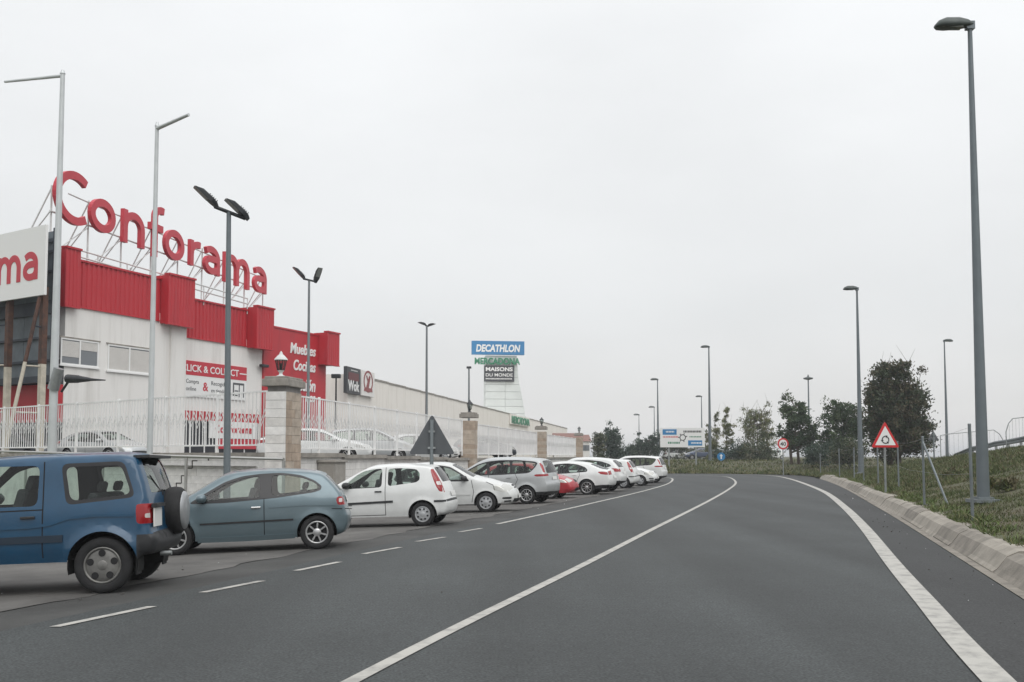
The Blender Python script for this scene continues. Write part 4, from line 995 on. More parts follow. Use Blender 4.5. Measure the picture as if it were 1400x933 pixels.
# ------------------------------------------------------------------ long cream retail shed, its signs and the tower
WH = Plane((-14.9, 90.7), (.19, 1)); ZW = WH.hit(560, 531)[1]
wh = thing('retail_shed', 'long low cream retail shed behind the white fence', 'building', WH.pt(50, LOT, -10))
LW_ = 150; step = 6.0
for k in range(int(LW_ / step)):
    a = k * step; zz = ZW - .012 * a * .6; MB().pbox(WH, a + .02, a + step - .02, LOT - .2, zz, -.25, 0).build('wall_panel', M['cream_wall'], wh)
    MB().pbox(WH, a, a + step - .01, zz, zz + .18, -.3, .06).build('roof_trim', M['coping'], wh)
MB().pbox(WH, .05, LW_ - .1, LOT - .2, ZW - 1.6, -30, -.27).build('shed_body', M['cream_wall'], wh)
MB().pbox(WH, 0, .25, LOT, ZW, -30, -.26).build('end_wall', M['cream_wall'], wh)
# shed signs
t, a0, a1, z0, z1 = sign_on(WH, 'restaurant_sign', 'dark restaurant sign reading Wok at the near end of the cream shed', 474, 503, 493, 539, .35, 'black_sign', th=.3)
text('lettering', 'Wok', WH.frame(a0 + (a1 - a0) * .1, z0 + .3, .352), .95, M['white_print'], t, .02, width=(a1 - a0) * .8, bold=.03)
MB().pbox(WH, a0 + (a1 - a0) * .12, a0 + (a1 - a0) * .85, z0 + (z1 - z0) * .5, z0 + (z1 - z0) * .8, .352, .37).build('red_patch', mat('dull_red_print', (.12, .02, .025), .5), t)
mb = MB()
for k in range(7): mb.pbox(WH, a0 + (a1 - a0) * (.3 + .07 * k), a0 + (a1 - a0) * (.34 + .07 * k), z0 + (z1 - z0) * .87, z0 + (z1 - z0) * .91, .352, .36)
mb.build('white_print', M['white_print'], t)
t, a0, a1, z0, z1 = sign_on(WH, 'restaurant_sign', 'pale sign with a red round emblem right of the dark restaurant sign', 494.5, 508, 512, 542, .35, 'white_wall', th=.3)
fr = WH.frame((a0 + a1) / 2, (z0 + z1) / 2 + .2, .352); fr = fr @ Matrix.Scale((a1 - a0) / 2.9, 4, (1, 0, 0)); mb = MB()
ring(mb, fr, 0, 0, .85, 1.05, 0, 2 * PI, 0, .02, n=24); 
mb.prism([(-.5, -.6), (.1, -.6), (.5, .5), (.2, .6)], fr, .02); mb.prism([(-.5, .5), (-.3, .6), (.1, .0), (-.1, -.1)], fr, .021); mb.prism([(-.95, -.95), (.95, -.95), (.85, -.6), (-.85, -.6)], fr, .03)
mb.build('emblem', mat('emblem_red', (.25, .05, .05), .5), t)
a, z = WH.hit(711, 576, .3)
t, a0, a1, z0, z1 = sign_on(WH, 'supermarket_sign', 'green supermarket lettering on the cream shed below the tower', 699, 569, 724, 582, .35, 'cream_wall', th=.3)
text('lettering', 'MERCADONA', WH.frame(a0 + .3, z0 + (z1 - z0) * .12, .352), (z1 - z0) * .75, M['green'], t, .1, width=(a1 - a0) - .6, bold=.03)
# tower
YT = 190; tp0 = at(690, 560, YT); TW = Plane((tp0.x, tp0.y), (1, .12))
tw = thing('sign_tower', 'pale tapering advertising tower with a flared base rising behind the shed', 'tower', (tp0.x, tp0.y + 3, LOT))
prof = [(661, 600), (664, 486), (706, 482), (709, 520), (714, 545), (724, 600)]
pl = [TW.hit(x, y) for x, y in prof]
zs = sorted({LOT} | {q[1] for q in pl})
def edge_r(z): 
    rr_ = sorted((q[1], q[0]) for q in pl[2:]); return float(np.interp(z, [q[0] for q in rr_], [q[1] for q in rr_]))
aLft = pl[1][0]; zTop = pl[1][1]; n = 14
for k in range(n):
    za, zb2 = LOT + (zTop - LOT) * k / n, LOT + (zTop - LOT) * (k + 1) / n - .05
    for (f0, f1) in ((0, .62), (.63, 1)):
        wa, wb = edge_r(za) - aLft, edge_r(zb2) - aLft
        fx = lambda w_, f: min(f * 5.2 / .63, w_) if f < .9 else w_
        x0a, x1a, x0b, x1b = aLft + (0 if f0 == 0 else 3.75), aLft + (3.7 if f0 == 0 else wa), aLft + (0 if f0 == 0 else 3.75), aLft + (3.7 if f0 == 0 else wb)
        vs = [TW.pt(x, z, o) for o in (.04 if f0 == 0 else 0, -4) for x, z in ((x0a, za), (x1a, za), (x1b, zb2), (x0b, zb2))]
        MB().add(vs, [(0, 1, 2, 3), (7, 6, 5, 4), (0, 4, 5, 1), (1, 5, 6, 2), (2, 6, 7, 3), (3, 7, 4, 0)]).build('cladding_panel', M['tower'], tw)
t, a0, a1, z0, z1 = sign_on(TW, 'tower_sign', 'blue rectangular sign with white letters at the top of the tower', 645, 466.5, 717, 485, .5, 'blue_sign', th=1.0)
text('lettering', 'DECATHLON', TW.frame(a0 + (a1 - a0) * .08, z0 + (z1 - z0) * .22, .5), (z1 - z0) * .52, M['white_print'], t, .05, width=(a1 - a0) * .84, bold=.04, shear=.15)
a0, zt = TW.hit(649, 489, .5); a1, zb_ = TW.hit(711, 498.5, .5)
t = thing('tower_lettering', 'row of separate green letters just below the blue tower sign', 'sign', TW.pt(a0, zb_, .2))
text('lettering', 'MERCADONA', TW.frame(a0, zb_, .3), zt - zb_, M['green'], t, .25, width=a1 - a0, bold=.035)
MB().pbox(TW, a0 + .1, a1 - .1, zb_ + .3, zb_ + .42, .05, .28).build('letter_rail', M['galv'], t)
t, a0, a1, z0, z1 = sign_on(TW, 'tower_sign', 'black sign with white lettering in the middle of the tower', 662, 500, 703, 522, .4, 'black_sign', th=.5)
text('lettering', 'MAISONS', TW.frame(a0 + .3, z0 + (z1 - z0) * .66, .4), (z1 - z0) * .24, M['white_print'], t, .03, width=(a1 - a0) - .6, bold=.03)
text('lettering', 'DU MONDE', TW.frame(a0 + .3, z0 + (z1 - z0) * .32, .4), (z1 - z0) * .2, M['white_print'], t, .03, width=(a1 - a0) - .6, bold=.01)
mb = MB(); x = a0 + .3
while x < a1 - .4: mb.pbox(TW, x, x + .16, z0 + (z1 - z0) * .14, z0 + (z1 - z0) * .21, .4, .42); x += .24
mb.build('small_print', M['white_print'], t)
# red roofed houses far behind the end of the fence
for (px0, px1, py, Y, lab) in ((758, 790, 594, 190, 'far pale house with a red tiled roof behind the end of the fence'), (790, 806, 596, 215, 'far small pale house behind the last pillar')):
    p0, p1 = at(px0, py, Y), at(px1, py, Y); zr = p0.z; t = thing('house', lab, 'house', ((p0.x + p1.x) / 2, Y + 4, LOT)); w_ = p1.x - p0.x
    MB().box(((p0.x + p1.x) / 2, Y + 4, (LOT + zr - 1.2) / 2 - .3), (w_, 8, zr - 1.2 - LOT + .6)).build('wall', M['white_wall'], t)
    MB().add([(p0.x - .4, Y - .4, zr - 1.2), (p1.x + .4, Y - .4, zr - 1.2), (p1.x + .4, Y + 8.4, zr - 1.2), (p0.x - .4, Y + 8.4, zr - 1.2), (p0.x - .2, Y + 4, zr + .3), (p1.x + .2, Y + 4, zr + .3)], [(0, 1, 5, 4), (2, 3, 4, 5), (1, 2, 5), (3, 0, 4), (3, 2, 1, 0)]).build('roof', M['tile'], t)
    for k in range(3): MB().box((p0.x + w_ * (.2 + .3 * k), Y - .02, zr - 2.6), (.9, .1, 1.2)).build('window', M['bglass'], t)

# ------------------------------------------------------------------ cars
PAINT = dict(
    blue=paint('paint_blue', (.003, .052, .115), .1, .34, .14), teal=paint('paint_teal', (.122, .17, .192), .4, .3, .06),
    white=paint('paint_white', (.66, .67, .66), 0, .35, .07), silver=paint('paint_silver', (.46, .475, .48), .45, .3, .06),
    red=paint('paint_red', (.36, .02, .03), 0, .3, .06), offwhite=paint('paint_off_white', (.6, .61, .6), 0, .35, .08),
    dark=paint('paint_dark', (.03, .035, .045), .2, .3, .06), navy=paint('paint_navy', (.03, .05, .1), .2, .3, .06))

def in_poly(x, y, P):
    c = False; n = len(P); j = n - 1
    for i in range(n):
        xi, yi = P[i]; xj, yj = P[j]
        if (yi > y) != (yj > y) and x < (xj - xi) * (y - yi) / (yj - yi) + xi: c = not c
        j = i
    return c
def smooth_closed(P, n=4, k=.28):
    out = []; N = len(P)
    for i in range(N):
        a, b, c = (Vector(P[(i + d) % N][:2]) for d in (-1, 0, 1))
        if len(P[i]) > 2: out.append(tuple(b)); continue
        ra = min(k, .45) ; p = b + (a - b) * ra; q = b + (c - b) * ra
        L = .09
        if (a - b).length * ra > L: p = b + (a - b).normalized() * L
        if (c - b).length * ra > L: q = b + (c - b).normalized() * L
        for t in [m_ / n for m_ in range(n + 1)]:
            u_ = p.lerp(b, t).lerp(b.lerp(q, t), t); out.append((u_.x, u_.y))
    return out
def grow(P, d):
    n = len(P); A = sum(P[i][0] * P[(i + 1) % n][1] - P[(i + 1) % n][0] * P[i][1] for i in range(n)); s_ = 1 if A > 0 else -1; out = []
    for i in range(n):
        p0, p, p1 = (Vector(P[(i + k) % n][:2]) for k in (-1, 0, 1)); e0, e1 = (p - p0).normalized(), (p1 - p).normalized()
        nn = Vector((e0.y + e1.y, -(e0.x + e1.x))); nn = nn.normalized() if nn.length > 1e-6 else Vector((e0.y, -e0.x))
        out.append(tuple(p + nn * d * s_ / max(.5, nn.dot(Vector((e0.y, -e0.x))))))
    return out
def densify(P, step, closed=True):
    out = []; n = len(P)
    for i in range(n if closed else n - 1):
        a, b = Vector(P[i]), Vector(P[(i + 1) % n]); k = max(1, int((b - a).length / step))
        for m_ in range(k): out.append(tuple(a.lerp(b, m_ / k)))
    if not closed: out.append(tuple(P[-1]))
    return out
def cdt(loops, pts, open_lines=()):
    vs, es = [], []
    for lp in loops:
        b = len(vs); vs += [Vector(p) for p in lp]; es += [(b + i, b + (i + 1) % len(lp)) for i in range(len(lp))]
    vs += [Vector(p) for p in pts]
    r_ = delaunay_2d_cdt(vs, es, [], 0, 1e-5)
    return r_[0], r_[2]

class CarShape:
    def __init__(s, sp):
        s.sp = sp; out = sp['outline']; P = [p[:2] for p in out]; s.tags = {}
        pts = []; ext = [(2 * np.array(P[0]) - np.array(P[1]))] + [np.array(p) for p in P] + [2 * np.array(P[-1]) - np.array(P[-2])]
        for i in range(len(P) - 1):
            if len(out[i]) > 2: s.tags[out[i][2]] = len(pts)
            a, b, c, d = ext[i:i + 4]; n = max(2, int(np.linalg.norm(c - b) / .075))
            for k in range(n):
                t = k / n; pts.append(tuple(.5 * (2 * b + (c - a) * t * .8 + (2 * a - 5 * b + 4 * c - d + (c - a) * .2) * t * t * 1.0 + (3 * b - a - 3 * c + d) * t ** 3) if False else s.cr(a, b, c, d, t)))
        pts.append(P[-1]); s.O = np.array(pts); s.S = np.concatenate([[0], np.cumsum(np.linalg.norm(np.diff(s.O, axis=0), axis=1))])
        if len(out[-1]) > 2: s.tags[out[-1][2]] = len(pts) - 1
        s.wb2 = sp['wheelbase'] / 2; s.R = sp['tyre']; s.AR = sp.get('arch', s.R + .055)
        s.r = sp.get('round', .075)
        d = np.gradient(s.O, axis=0); d /= np.linalg.norm(d, axis=1)[:, None]; s.N = np.stack([-d[:, 1], d[:, 0]], 1)  # outward: rear->roof->front runs +x on top
    @staticmethod
    def cr(p0, p1, p2, p3, t):
        # centripetal Catmull-Rom, no overshoot at tight corners
        k = lambda a, b: max(1e-4, np.linalg.norm(b - a) ** .5)
        t0 = 0; t1 = k(p0, p1); t2 = t1 + k(p1, p2); t3 = t2 + k(p2, p3); u = t1 + (t2 - t1) * t
        A1 = (t1 - u) / (t1 - t0) * p0 + (u - t0) / (t1 - t0) * p1; A2 = (t2 - u) / (t2 - t1) * p1 + (u - t1) / (t2 - t1) * p2; A3 = (t3 - u) / (t3 - t2) * p2 + (u - t2) / (t3 - t2) * p3
        B1 = (t2 - u) / (t2 - t0) * A1 + (u - t0) / (t2 - t0) * A2; B2 = (t3 - u) / (t3 - t1) * A2 + (u - t1) / (t3 - t1) * A3
        return (t2 - u) / (t2 - t1) * B1 + (u - t1) / (t2 - t1) * B2
    def w0(s, x, z):
        sp = s.sp; w = sp['width'] / 2 * np.interp(z, [q[0] for q in sp['sect']], [q[1] for q in sp['sect']])
        xf, xr = s.O[:, 0].max(), s.O[:, 0].min(); pf, pr, f0, r0 = sp.get('plan', (.2, .12, .45, .5))
        a = max(0, (x - xf * f0) / (xf - xf * f0)); b = max(0, (xr * r0 - x) / (xr * r0 - xr))
        w *= 1 - pf * a ** 2.3 - pr * b ** 2.5
        for cx in (s.wb2, -s.wb2):
            rr = math.hypot(x - cx, z - s.R)
            if rr > s.AR - .01: w += sp.get('flare', .018) * math.exp(-((rr - s.AR) / .055) ** 2) * (1 if z < s.R + s.AR + .1 else 0)
        return w
    def dist(s, x, z): return float(np.min(np.hypot(s.O[:, 0] - x, s.O[:, 1] - z)))
    def segdist(s, x, z):
        A, B = s.O[:-1], s.O[1:]; d = B - A; t = np.clip(((x - A[:, 0]) * d[:, 0] + (z - A[:, 1]) * d[:, 1]) / (d ** 2).sum(1), 0, 1)
        return float(np.min(np.hypot(A[:, 0] + d[:, 0] * t - x, A[:, 1] + d[:, 1] * t - z)))
    def w(s, x, z):
        d = s.segdist(x, z); y = s.w0(x, z)
        if d < s.r: y -= s.r * (1 - math.sqrt(max(0, 1 - ((s.r - d) / s.r) ** 2)))
        return y
    def s_of(s, tag_, off=0): return float(s.S[s.tags[tag_]]) + off
    def s_rear(s, z):
        i1 = s.tags['rt']; zz = s.O[:i1 + 1, 1]; i = int(np.argmax(zz >= z)); 
        if i == 0: return 0.0
        f = (z - zz[i - 1]) / max(1e-6, zz[i] - zz[i - 1]); return float(s.S[i - 1] + f * (s.S[i] - s.S[i - 1]))
    def s_front(s, z):
        n = len(s.O); i = n - 1
        while i > s.tags['wb'] and s.O[i, 1] < z: i -= 1
        if i == n - 1: return float(s.S[-1])
        f = (z - s.O[i + 1, 1]) / max(1e-6, s.O[i, 1] - s.O[i + 1, 1]); return float(s.S[i + 1] - f * (s.S[i + 1] - s.S[i]))
    def strip_pt(s, t, v):
        x, z = np.interp(t, s.S, s.O[:, 0]), np.interp(t, s.S, s.O[:, 1]); nx, nz = np.interp(t, s.S, s.N[:, 0]), np.interp(t, s.S, s.N[:, 1])
        y = s.w0(x, z) - s.r; c = np.interp(t, s.cs, s.cc) * (1 - abs(v) ** 2.2)
        return (x + nx * c, v * y, z + max(nz, -.12) * c)
    def side_poly(s):
        R, A, sill = s.R, s.AR, s.sp['sill']; bot = []
        z0 = s.O[-1][1]
        for cx in (s.wb2, -s.wb2):
            th = math.asin(max(-1, min(1, (sill - R) / A)))
            n = 18
            for k in range(n + 1):
                a = th + (PI - 2 * th) * k / n; bot.append((cx + A * math.cos(a), R + A * math.sin(a)))
        lp = [tuple(p) for p in s.O] + [p for p in densify([tuple(s.O[-1])] + bot + [tuple(s.O[0])], .12, False)[1:-1]]
        return lp

def build_car(sp, label, key, wheel=None, detail=True):
    s = CarShape(sp)
    root = thing(sp['name'], label, 'car', (0, 0, 0))
    cr_ = sp['crown']; s.cs = [s.s_of(t) if isinstance(t, str) else t for t, c in cr_]; s.cc = [c for t, c in cr_]
    pm = PAINT[key]
    # regions of the side
    regs = []
    dlo = [smooth_closed(p) for p in sp['panes']]
    frame = smooth_closed(grow(sp['dlo'], .0)) if 'dlo' in sp else None
    for p in dlo: regs.append(('window', 'glass', p, .008))
    if frame: regs.append(('window_frame', 'black_gloss', frame, .0))
    for nm, mk, p in sp.get('lamps', []): regs.append((nm, mk, smooth_closed(p, 3), .0))
    for nm, mk, p in sp.get('trim', []): regs.append((nm, mk, p, 0))
    doors = sp.get('doors', [])
    for p in doors: regs.append(('door', None, p, 0))
    lp = s.side_poly(); loops = [lp] + [densify(g[2], .1) for g in regs]
    xs, zs = np.arange(s.O[:, 0].min(), s.O[:, 0].max(), .09), np.arange(.2, s.O[:, 1].max(), .07); pts = []
    for x in xs:
        for z in zs:
            if in_poly(x, z, lp) and s.segdist(x, z) > .1: pts.append((x + (.02 if int(z / .07) % 2 else 0), z))
    for dd in (.008, .025, .05):
        for i in range(1, len(s.O) - 1, 1):
            q = s.O[i] - s.N[i] * dd
            if in_poly(q[0], q[1], lp): pts.append(tuple(q))
    for k in range(26):
        for dr in (.035, .08):
            for cx in (s.wb2, -s.wb2):
                a = PI * k / 25; q = (cx + (s.AR + dr) * math.cos(a), s.R + (s.AR + dr) * math.sin(a))
                if in_poly(q[0], q[1], lp): pts.append(q)
    V2, F2 = cdt(loops, pts)
    VV, TR = [], []                                     # all vertices; (region, side, tri)
    def cls(cx, cz):
        if not in_poly(cx, cz, lp): return None
        for i, g in enumerate(regs):
            if in_poly(cx, cz, g[2]): return i
        return -1
    W2 = [s.w(v.x, v.y) for v in V2]; b = len(VV)
    VV += [(v.x, W2[i], v.y) for i, v in enumerate(V2)]; b2 = len(VV); VV += [(v.x, -W2[i], v.y) for i, v in enumerate(V2)]
    for f in F2:
        cx, cz = sum(V2[i].x for i in f) / len(f), sum(V2[i].y for i in f) / len(f); c = cls(cx, cz)
        if c is None: continue
        q = tuple(f); a2 = (V2[q[1]] - V2[q[0]]).cross(V2[q[2]] - V2[q[0]])
        if a2 > 0: q = q[::-1]                          # seen from +y, x runs left
        TR.append((c, 1, tuple(i + b for i in q))); TR.append((c, -1, tuple(i + b2 for i in q[::-1])))
    # strip over the car
    sreg = []
    for nm, mk, fn, inset in sp['strip']:
        for poly in fn(s): sreg.append((nm, mk, smooth_closed(poly, 3) if inset >= 0 else [p[:2] for p in poly], max(0, inset)))
    Lt = float(s.S[-1]); vj = [-.96, -.85, -.65, -.45, -.22, 0, .22, .45, .65, .85, .96]
    rim_ = [(t, -1.0) for t in s.S] + [(Lt, v) for v in vj] + [(t, 1.0) for t in s.S[::-1]] + [(0.0, v) for v in vj[::-1]]
    pts = [(t, v) for t in s.S[1:-1] for v in vj]
    V3, F3 = cdt([rim_] + [densify(g[2], .12) for g in sreg], pts); b = len(VV)
    for v in V3: VV.append(s.strip_pt(v.x, v.y))
    nside = len(regs)
    for f in F3:
        if min(abs(V3[i].y) for i in f) > .999: continue
        cx, cy = sum(V3[i].x for i in f) / len(f), sum(V3[i].y for i in f) / len(f); c = -1
        for i, g in enumerate(sreg):
            if in_poly(cx, cy, g[2]): c = nside + i; break
        q = tuple(f); a2 = (V3[q[1]] - V3[q[0]]).cross(V3[q[2]] - V3[q[0]])
        if a2 < 0: q = q[::-1]
        TR.append((c, 0, tuple(i + b for i in q)))
    VV = np.array(VV)
    # merge identical positions, shared normals
    key_ = {}; mp = np.zeros(len(VV), int)
    for i, p in enumerate(np.round(VV, 4)):
        mp[i] = key_.setdefault(tuple(p), i)
    T_ = np.array([[mp[i] for i in t[2]] for t in TR])
    fn_ = np.cross(VV[T_[:, 1]] - VV[T_[:, 0]], VV[T_[:, 2]] - VV[T_[:, 0]]); NN = np.zeros_like(VV)
    for k in range(3): np.add.at(NN, T_[:, k], fn_)
    NN /= np.maximum(1e-9, np.linalg.norm(NN, axis=1))[:, None]
    groups = {}
    for (c, sd, _), t in zip(TR, T_): groups.setdefault((c, sd if c >= 0 and c < nside else 0), []).append(t)
    body = None; made = {}
    for (c, sd), tl in sorted(groups.items()):
        tl = np.array(tl); ids, inv = np.unique(tl, return_inverse=True); Vp = VV[ids].copy(); Np = NN[ids]
        if c == -1: nm, m_, inset = 'body', pm, 0
        else:
            g = regs[c] if c < nside else sreg[c - nside]; nm, inset = g[0], g[3]; m_ = pm if g[1] is None else M[g[1]]
        Vp -= Np * inset
        o = np_mesh(nm, Vp, inv.reshape(-1, 3), 3, m_, parent=root, smooth=True)
        o.data.validate(); o.data.update()
        if len(o.data.vertices) == len(Np): o.data.normals_split_custom_set_from_vertices([tuple(n) for n in Np])
        made.setdefault(nm, []).append((o, sd, c))
    # door gaps, handles, mouldings
    def ribbon(pts_, wd, name, m_, sd, parent, lift=.0025, dep=0.0):
        P = densify(pts_, .06, False); mb = MB(); L_, R_ = [], []
        for i, p in enumerate(P):
            a, c2 = Vector(P[max(0, i - 1)]), Vector(P[min(len(P) - 1, i + 1)]); d = (c2 - a).normalized(); n_ = Vector((-d.y, d.x)) * wd / 2; p = Vector(p)
            for q, lst in ((p + n_, L_), (p - n_, R_)): lst.append((q.x, q.y))
        vs = []
        for (xa, za), (xb, zb_) in zip(L_, R_):
            vs += [Vector((xa, sd * (s.w(xa, za) + (lift if not dep else -.004)), za)), Vector((xb, sd * (s.w(xb, zb_) + (lift if not dep else -.004)), zb_))]
            if dep: vs += [Vector((xa, sd * (s.w(xa, za) + dep), za - .004 * 0)), Vector((xb, sd * (s.w(xb, zb_) + dep), zb_))]
        st = 4 if dep else 2; fs = []
        for i in range(len(P) - 1):
            q = i * st
            if dep: fs += [(q + 2, q + 3, q + 7, q + 6), (q, q + 2, q + 6, q + 4), (q + 3, q + 1, q + 5, q + 7)]
            else: fs.append((q, q + 1, q + 3, q + 2))
        if dep: fs += [(0, 1, 3, 2), (len(vs) - 4, len(vs) - 2, len(vs) - 1, len(vs) - 3)]
        if sd > 0: fs = [f[::-1] for f in fs]
        return mb.add(vs, fs).build(name, m_, parent, recalc=bool(dep))
    for sd in (1, -1):
        drs = sorted([o for o, s2, c in made.get('door', []) if s2 == sd], key=lambda o: -np.mean([v.co.x for v in o.data.vertices]))
        for p in sp.get('gaps', []): ribbon(p, .014, 'panel_gap', M['crack_dark'], sd, root)
        for p, wd, dep, mk in sp.get('mouldings', []): ribbon(p, wd, 'side_moulding', pm if mk is None else M[mk], sd, root, dep=dep)
        for i, (hx, hz, hm) in enumerate(sp.get('handles', [])):
            mb = MB(); y = s.w(hx, hz); mb.box((hx, sd * (y + .012), hz), (.17, .03, .032)); o = mb.build('handle', pm if hm is None else M[hm], drs[min(i, len(drs) - 1)] if drs else root, bevel=.008)
        mx, mz, ms = sp['mirror']; y = s.w(mx, mz); mc = Vector((mx + .03, sd * (y + .11), mz + .03)); mb = MB(); nu, nv = 10, 6; vs = []
        for j in range(nv + 1):
            for i in range(nu):
                a, q = 2 * PI * i / nu, PI * j / nv; vs.append(mc + Vector((math.cos(q) * .075 * ms + (.02 if j < 3 else 0), math.sin(q) * math.cos(a) * .12 * ms, math.sin(q) * math.sin(a) * .075 * ms)))
        mb.add(vs, [(j * nu + i, j * nu + (i + 1) % nu, (j + 1) * nu + (i + 1) % nu, (j + 1) * nu + i) for j in range(nv) for i in range(nu)], 0, True)
        mb.box((mx + .03, sd * (y + .03), mz - .025), (.07, .1, .035)); mb.build('mirror', pm if sp.get('mirror_paint', True) else M['plastic'], root, recalc=True)
        # wheels
        for ax in (s.wb2, -s.wb2):
            yo = sp['width'] / 2 - .015 + sp.get('track_out', 0); R, tw = s.R, sp.get('tyre_w', .19); Rr = sp['rim_r']; mb = MB()
            prof = [(Rr - .01, -tw), (R - .03, -tw), (R - .005, -tw + .03), (R, -tw * .5), (R - .005, -.035), (R - .022, -.012), (R - .06, 0), (Rr + .012, -.004), (Rr - .004, -.018)]
            Mx = Matrix.Translation((ax, sd * yo, R)) @ (Matrix.Identity(4) if sd > 0 else Matrix.Rotation(PI, 4, 'Z'))
            mb.lathe(prof, 32, 0, Mx, 'Y'); w_ = mb.build('wheel', M['tyre'], root)
            mb = MB(); mb.lathe([(Rr, -.016), (Rr - .008, -.006), (Rr - .025, -.012), (Rr - .03, -.05)], 28, 0, Mx, 'Y'); mb.lathe([(Rr - .02, -.07), (.02, -.07), (0.001, -.07)], 28, 1, Mx, 'Y')
            ns, sw, kind = sp['spokes']
            mb.lathe([(.075, -.045), (.07, -.02), (.05, -.012), (.0005, -.010)], 16, 0, Mx, 'Y')
            if kind == 'disc':
                mb.lathe([(Rr - .02, -.035), (Rr * .8, -.022), (Rr * .45, -.018), (.0005, -.014)], 28, 0, Mx, 'Y')
                for k in range(ns):
                    a = 2 * PI * k / ns + .3; c = Vector((math.cos(a) * Rr * .66, 0, math.sin(a) * Rr * .66)); vs = [Mx @ (c + Vector((sw * math.cos(q * PI / 6), -.0145, sw * math.sin(q * PI / 6)))) for q in range(12)]
                    mb.add(vs, [tuple(range(12))[::-1]], 1)
                    vs2 = [Mx @ (c + Vector((sw * .35 * math.cos(q * PI / 4) , 0, sw * .35 * math.sin(q * PI / 4))) * .45 / 1.0 + Vector((0, -.012, 0))) for q in range(8)]
                    if ns == 5: mb.add(vs2, [tuple(range(8))[::-1]], 1)
            for k in range(ns if kind != 'disc' else 0):
                for off in ((-.085, .085) if kind == 'twin' else (0,)):
                    a = 2 * PI * k / ns + .3; u_, v_ = Vector((math.cos(a), 0, math.sin(a))), Vector((-math.sin(a), 0, math.cos(a)))
                    r0, r1, w0, w1 = .05, Rr - .012, sw, sw * (.8 if kind != 'holes' else 1.9)
                    o0, o1 = v_ * off * .25, v_ * off * (1 if kind == 'twin' else 0); vs = []
                    for (rr, ww, oo, yy) in ((r0, w0, o0, -.02), (Rr * .6, (w0 + w1) * .5, (o0 + o1) * .6, -.018), (r1, w1, o1, -.02)):
                        c = u_ * rr + oo
                        vs += [Mx @ (c - v_ * ww / 2 + Vector((0, yy - .03, 0))), Mx @ (c - v_ * ww / 2 * .7 + Vector((0, yy, 0))), Mx @ (c + v_ * ww / 2 * .7 + Vector((0, yy, 0))), Mx @ (c + v_ * ww / 2 + Vector((0, yy - .03, 0)))]
                    mb.add(vs, [(j * 4 + i, j * 4 + i + 1, j * 4 + i + 5, j * 4 + i + 4) for j in (0, 1) for i in (0, 1, 2)])
            mb.build('rim', [M[sp['rim_mat']], M['rim_dark']], w_)
            # arch liner
            mb = MB(); yl = s.w0(ax + s.AR * .98, s.R) - .012; n = 20; vs = []
            for k in range(n + 1):
                a = -.25 + (PI + .5) * k / n
                for yy in (yl, yl - .3): vs.append((ax + s.AR * 1.01 * math.cos(a), sd * yy, s.R + s.AR * 1.01 * math.sin(a)))
            mb.add(vs, [(2 * k, 2 * k + 1, 2 * k + 3, 2 * k + 2) for k in range(n)]); mb.add([vs[2 * k + 1] for k in range(n + 1)], [tuple(range(n + 1))]); mb.build('wheel_arch', M['under'], root)
            if sp.get('arch_trim'):
                mb = MB(); vs = []
                for k in range(n + 1):
                    a = -.1 + (PI + .2) * k / n
                    for rr, dy in ((s.AR - .005, -.02), (s.AR - .005, .022), (s.AR + .045, .018), (s.AR + .055, -.01)):
                        x_, z_ = ax + rr * math.cos(a), s.R + rr * math.sin(a); vs.append((x_, sd * (s.w(x_, max(z_, .25)) + dy), z_))
                fs = [(4 * k + i, 4 * k + i + 1, 4 * k + i + 5, 4 * k + i + 4) for k in range(n) for i in range(3)]
                if sd < 0: fs = [f[::-1] for f in fs]
                mb.add(vs, fs, 0, True); mb.build('arch_trim', M['plastic'], root)
    # floor, trim, seats
    xr, xf = s.O[:, 0].min(), s.O[:, 0].max(); hw = sp['width'] / 2; sl = sp['sill']; belt = sp['belt']
    mb = MB().box(((xr + xf) / 2, 0, sl + .05), (xf - xr - .5, hw * 1.55, .08)).box((0, 0, sl + .1), (s.wb2 * 2 - s.AR * 2.2, hw * 1.86, .1)); mb.build('underbody', M['under'], root)
    mb = MB().box((s.wb2 - .28, 0, belt - .12), (.42, hw * 1.7, .2)); mb.build('dashboard', M['seat'], root, bevel=.05)
    for sd in (1, -1):
        c = Vector((.2 + sp.get('seat_x', 0), sd * hw * .43, 0)); mb = MB(); tilt = Matrix.Rotation(-.28, 3, 'Y')
        mb.box(c + Vector((.1, 0, belt - .42)), (.5, .5, .16)).box(c + Vector((-.24, 0, belt - .1)), (.13, .48, .62), 0, tilt).box(c + Vector((-.37, 0, belt + .27)), (.1, .27, .2), 0, tilt)
        mb.build('front_seat', M['seat'], root, bevel=.04)
    c = Vector((-.72 + sp.get('seat_x', 0) * 1.0, 0, 0)); tilt = Matrix.Rotation(-.3, 3, 'Y')
    mb = MB().box(c + Vector((.15, 0, belt - .42)), (.5, hw * 1.5, .16)).box(c + Vector((-.18, 0, belt - .14)), (.12, hw * 1.5, .55), 0, tilt)
    for sd in (1, -1): mb.box(c + Vector((-.29, sd * hw * .42, belt + .2)), (.08, .24, .14), 0, tilt)
    mb.build('rear_seat', M['seat'], root, bevel=.04)
    c = Vector((s.wb2 - .62, hw * .43 , belt + .0)); mb = MB(); n = 16; tl = Matrix.Rotation(-.5, 3, 'Y'); cp = [c + tl @ Vector((0, .18 * math.cos(2 * PI * k / n), .18 * math.sin(2 * PI * k / n))) for k in range(n + 1)]
    mb.path(cp, .016, 6); mb.cyl(c, c + Vector((.25, 0, -.1)), .04, .04, 6); mb.build('steering_wheel', M['plastic'], root)
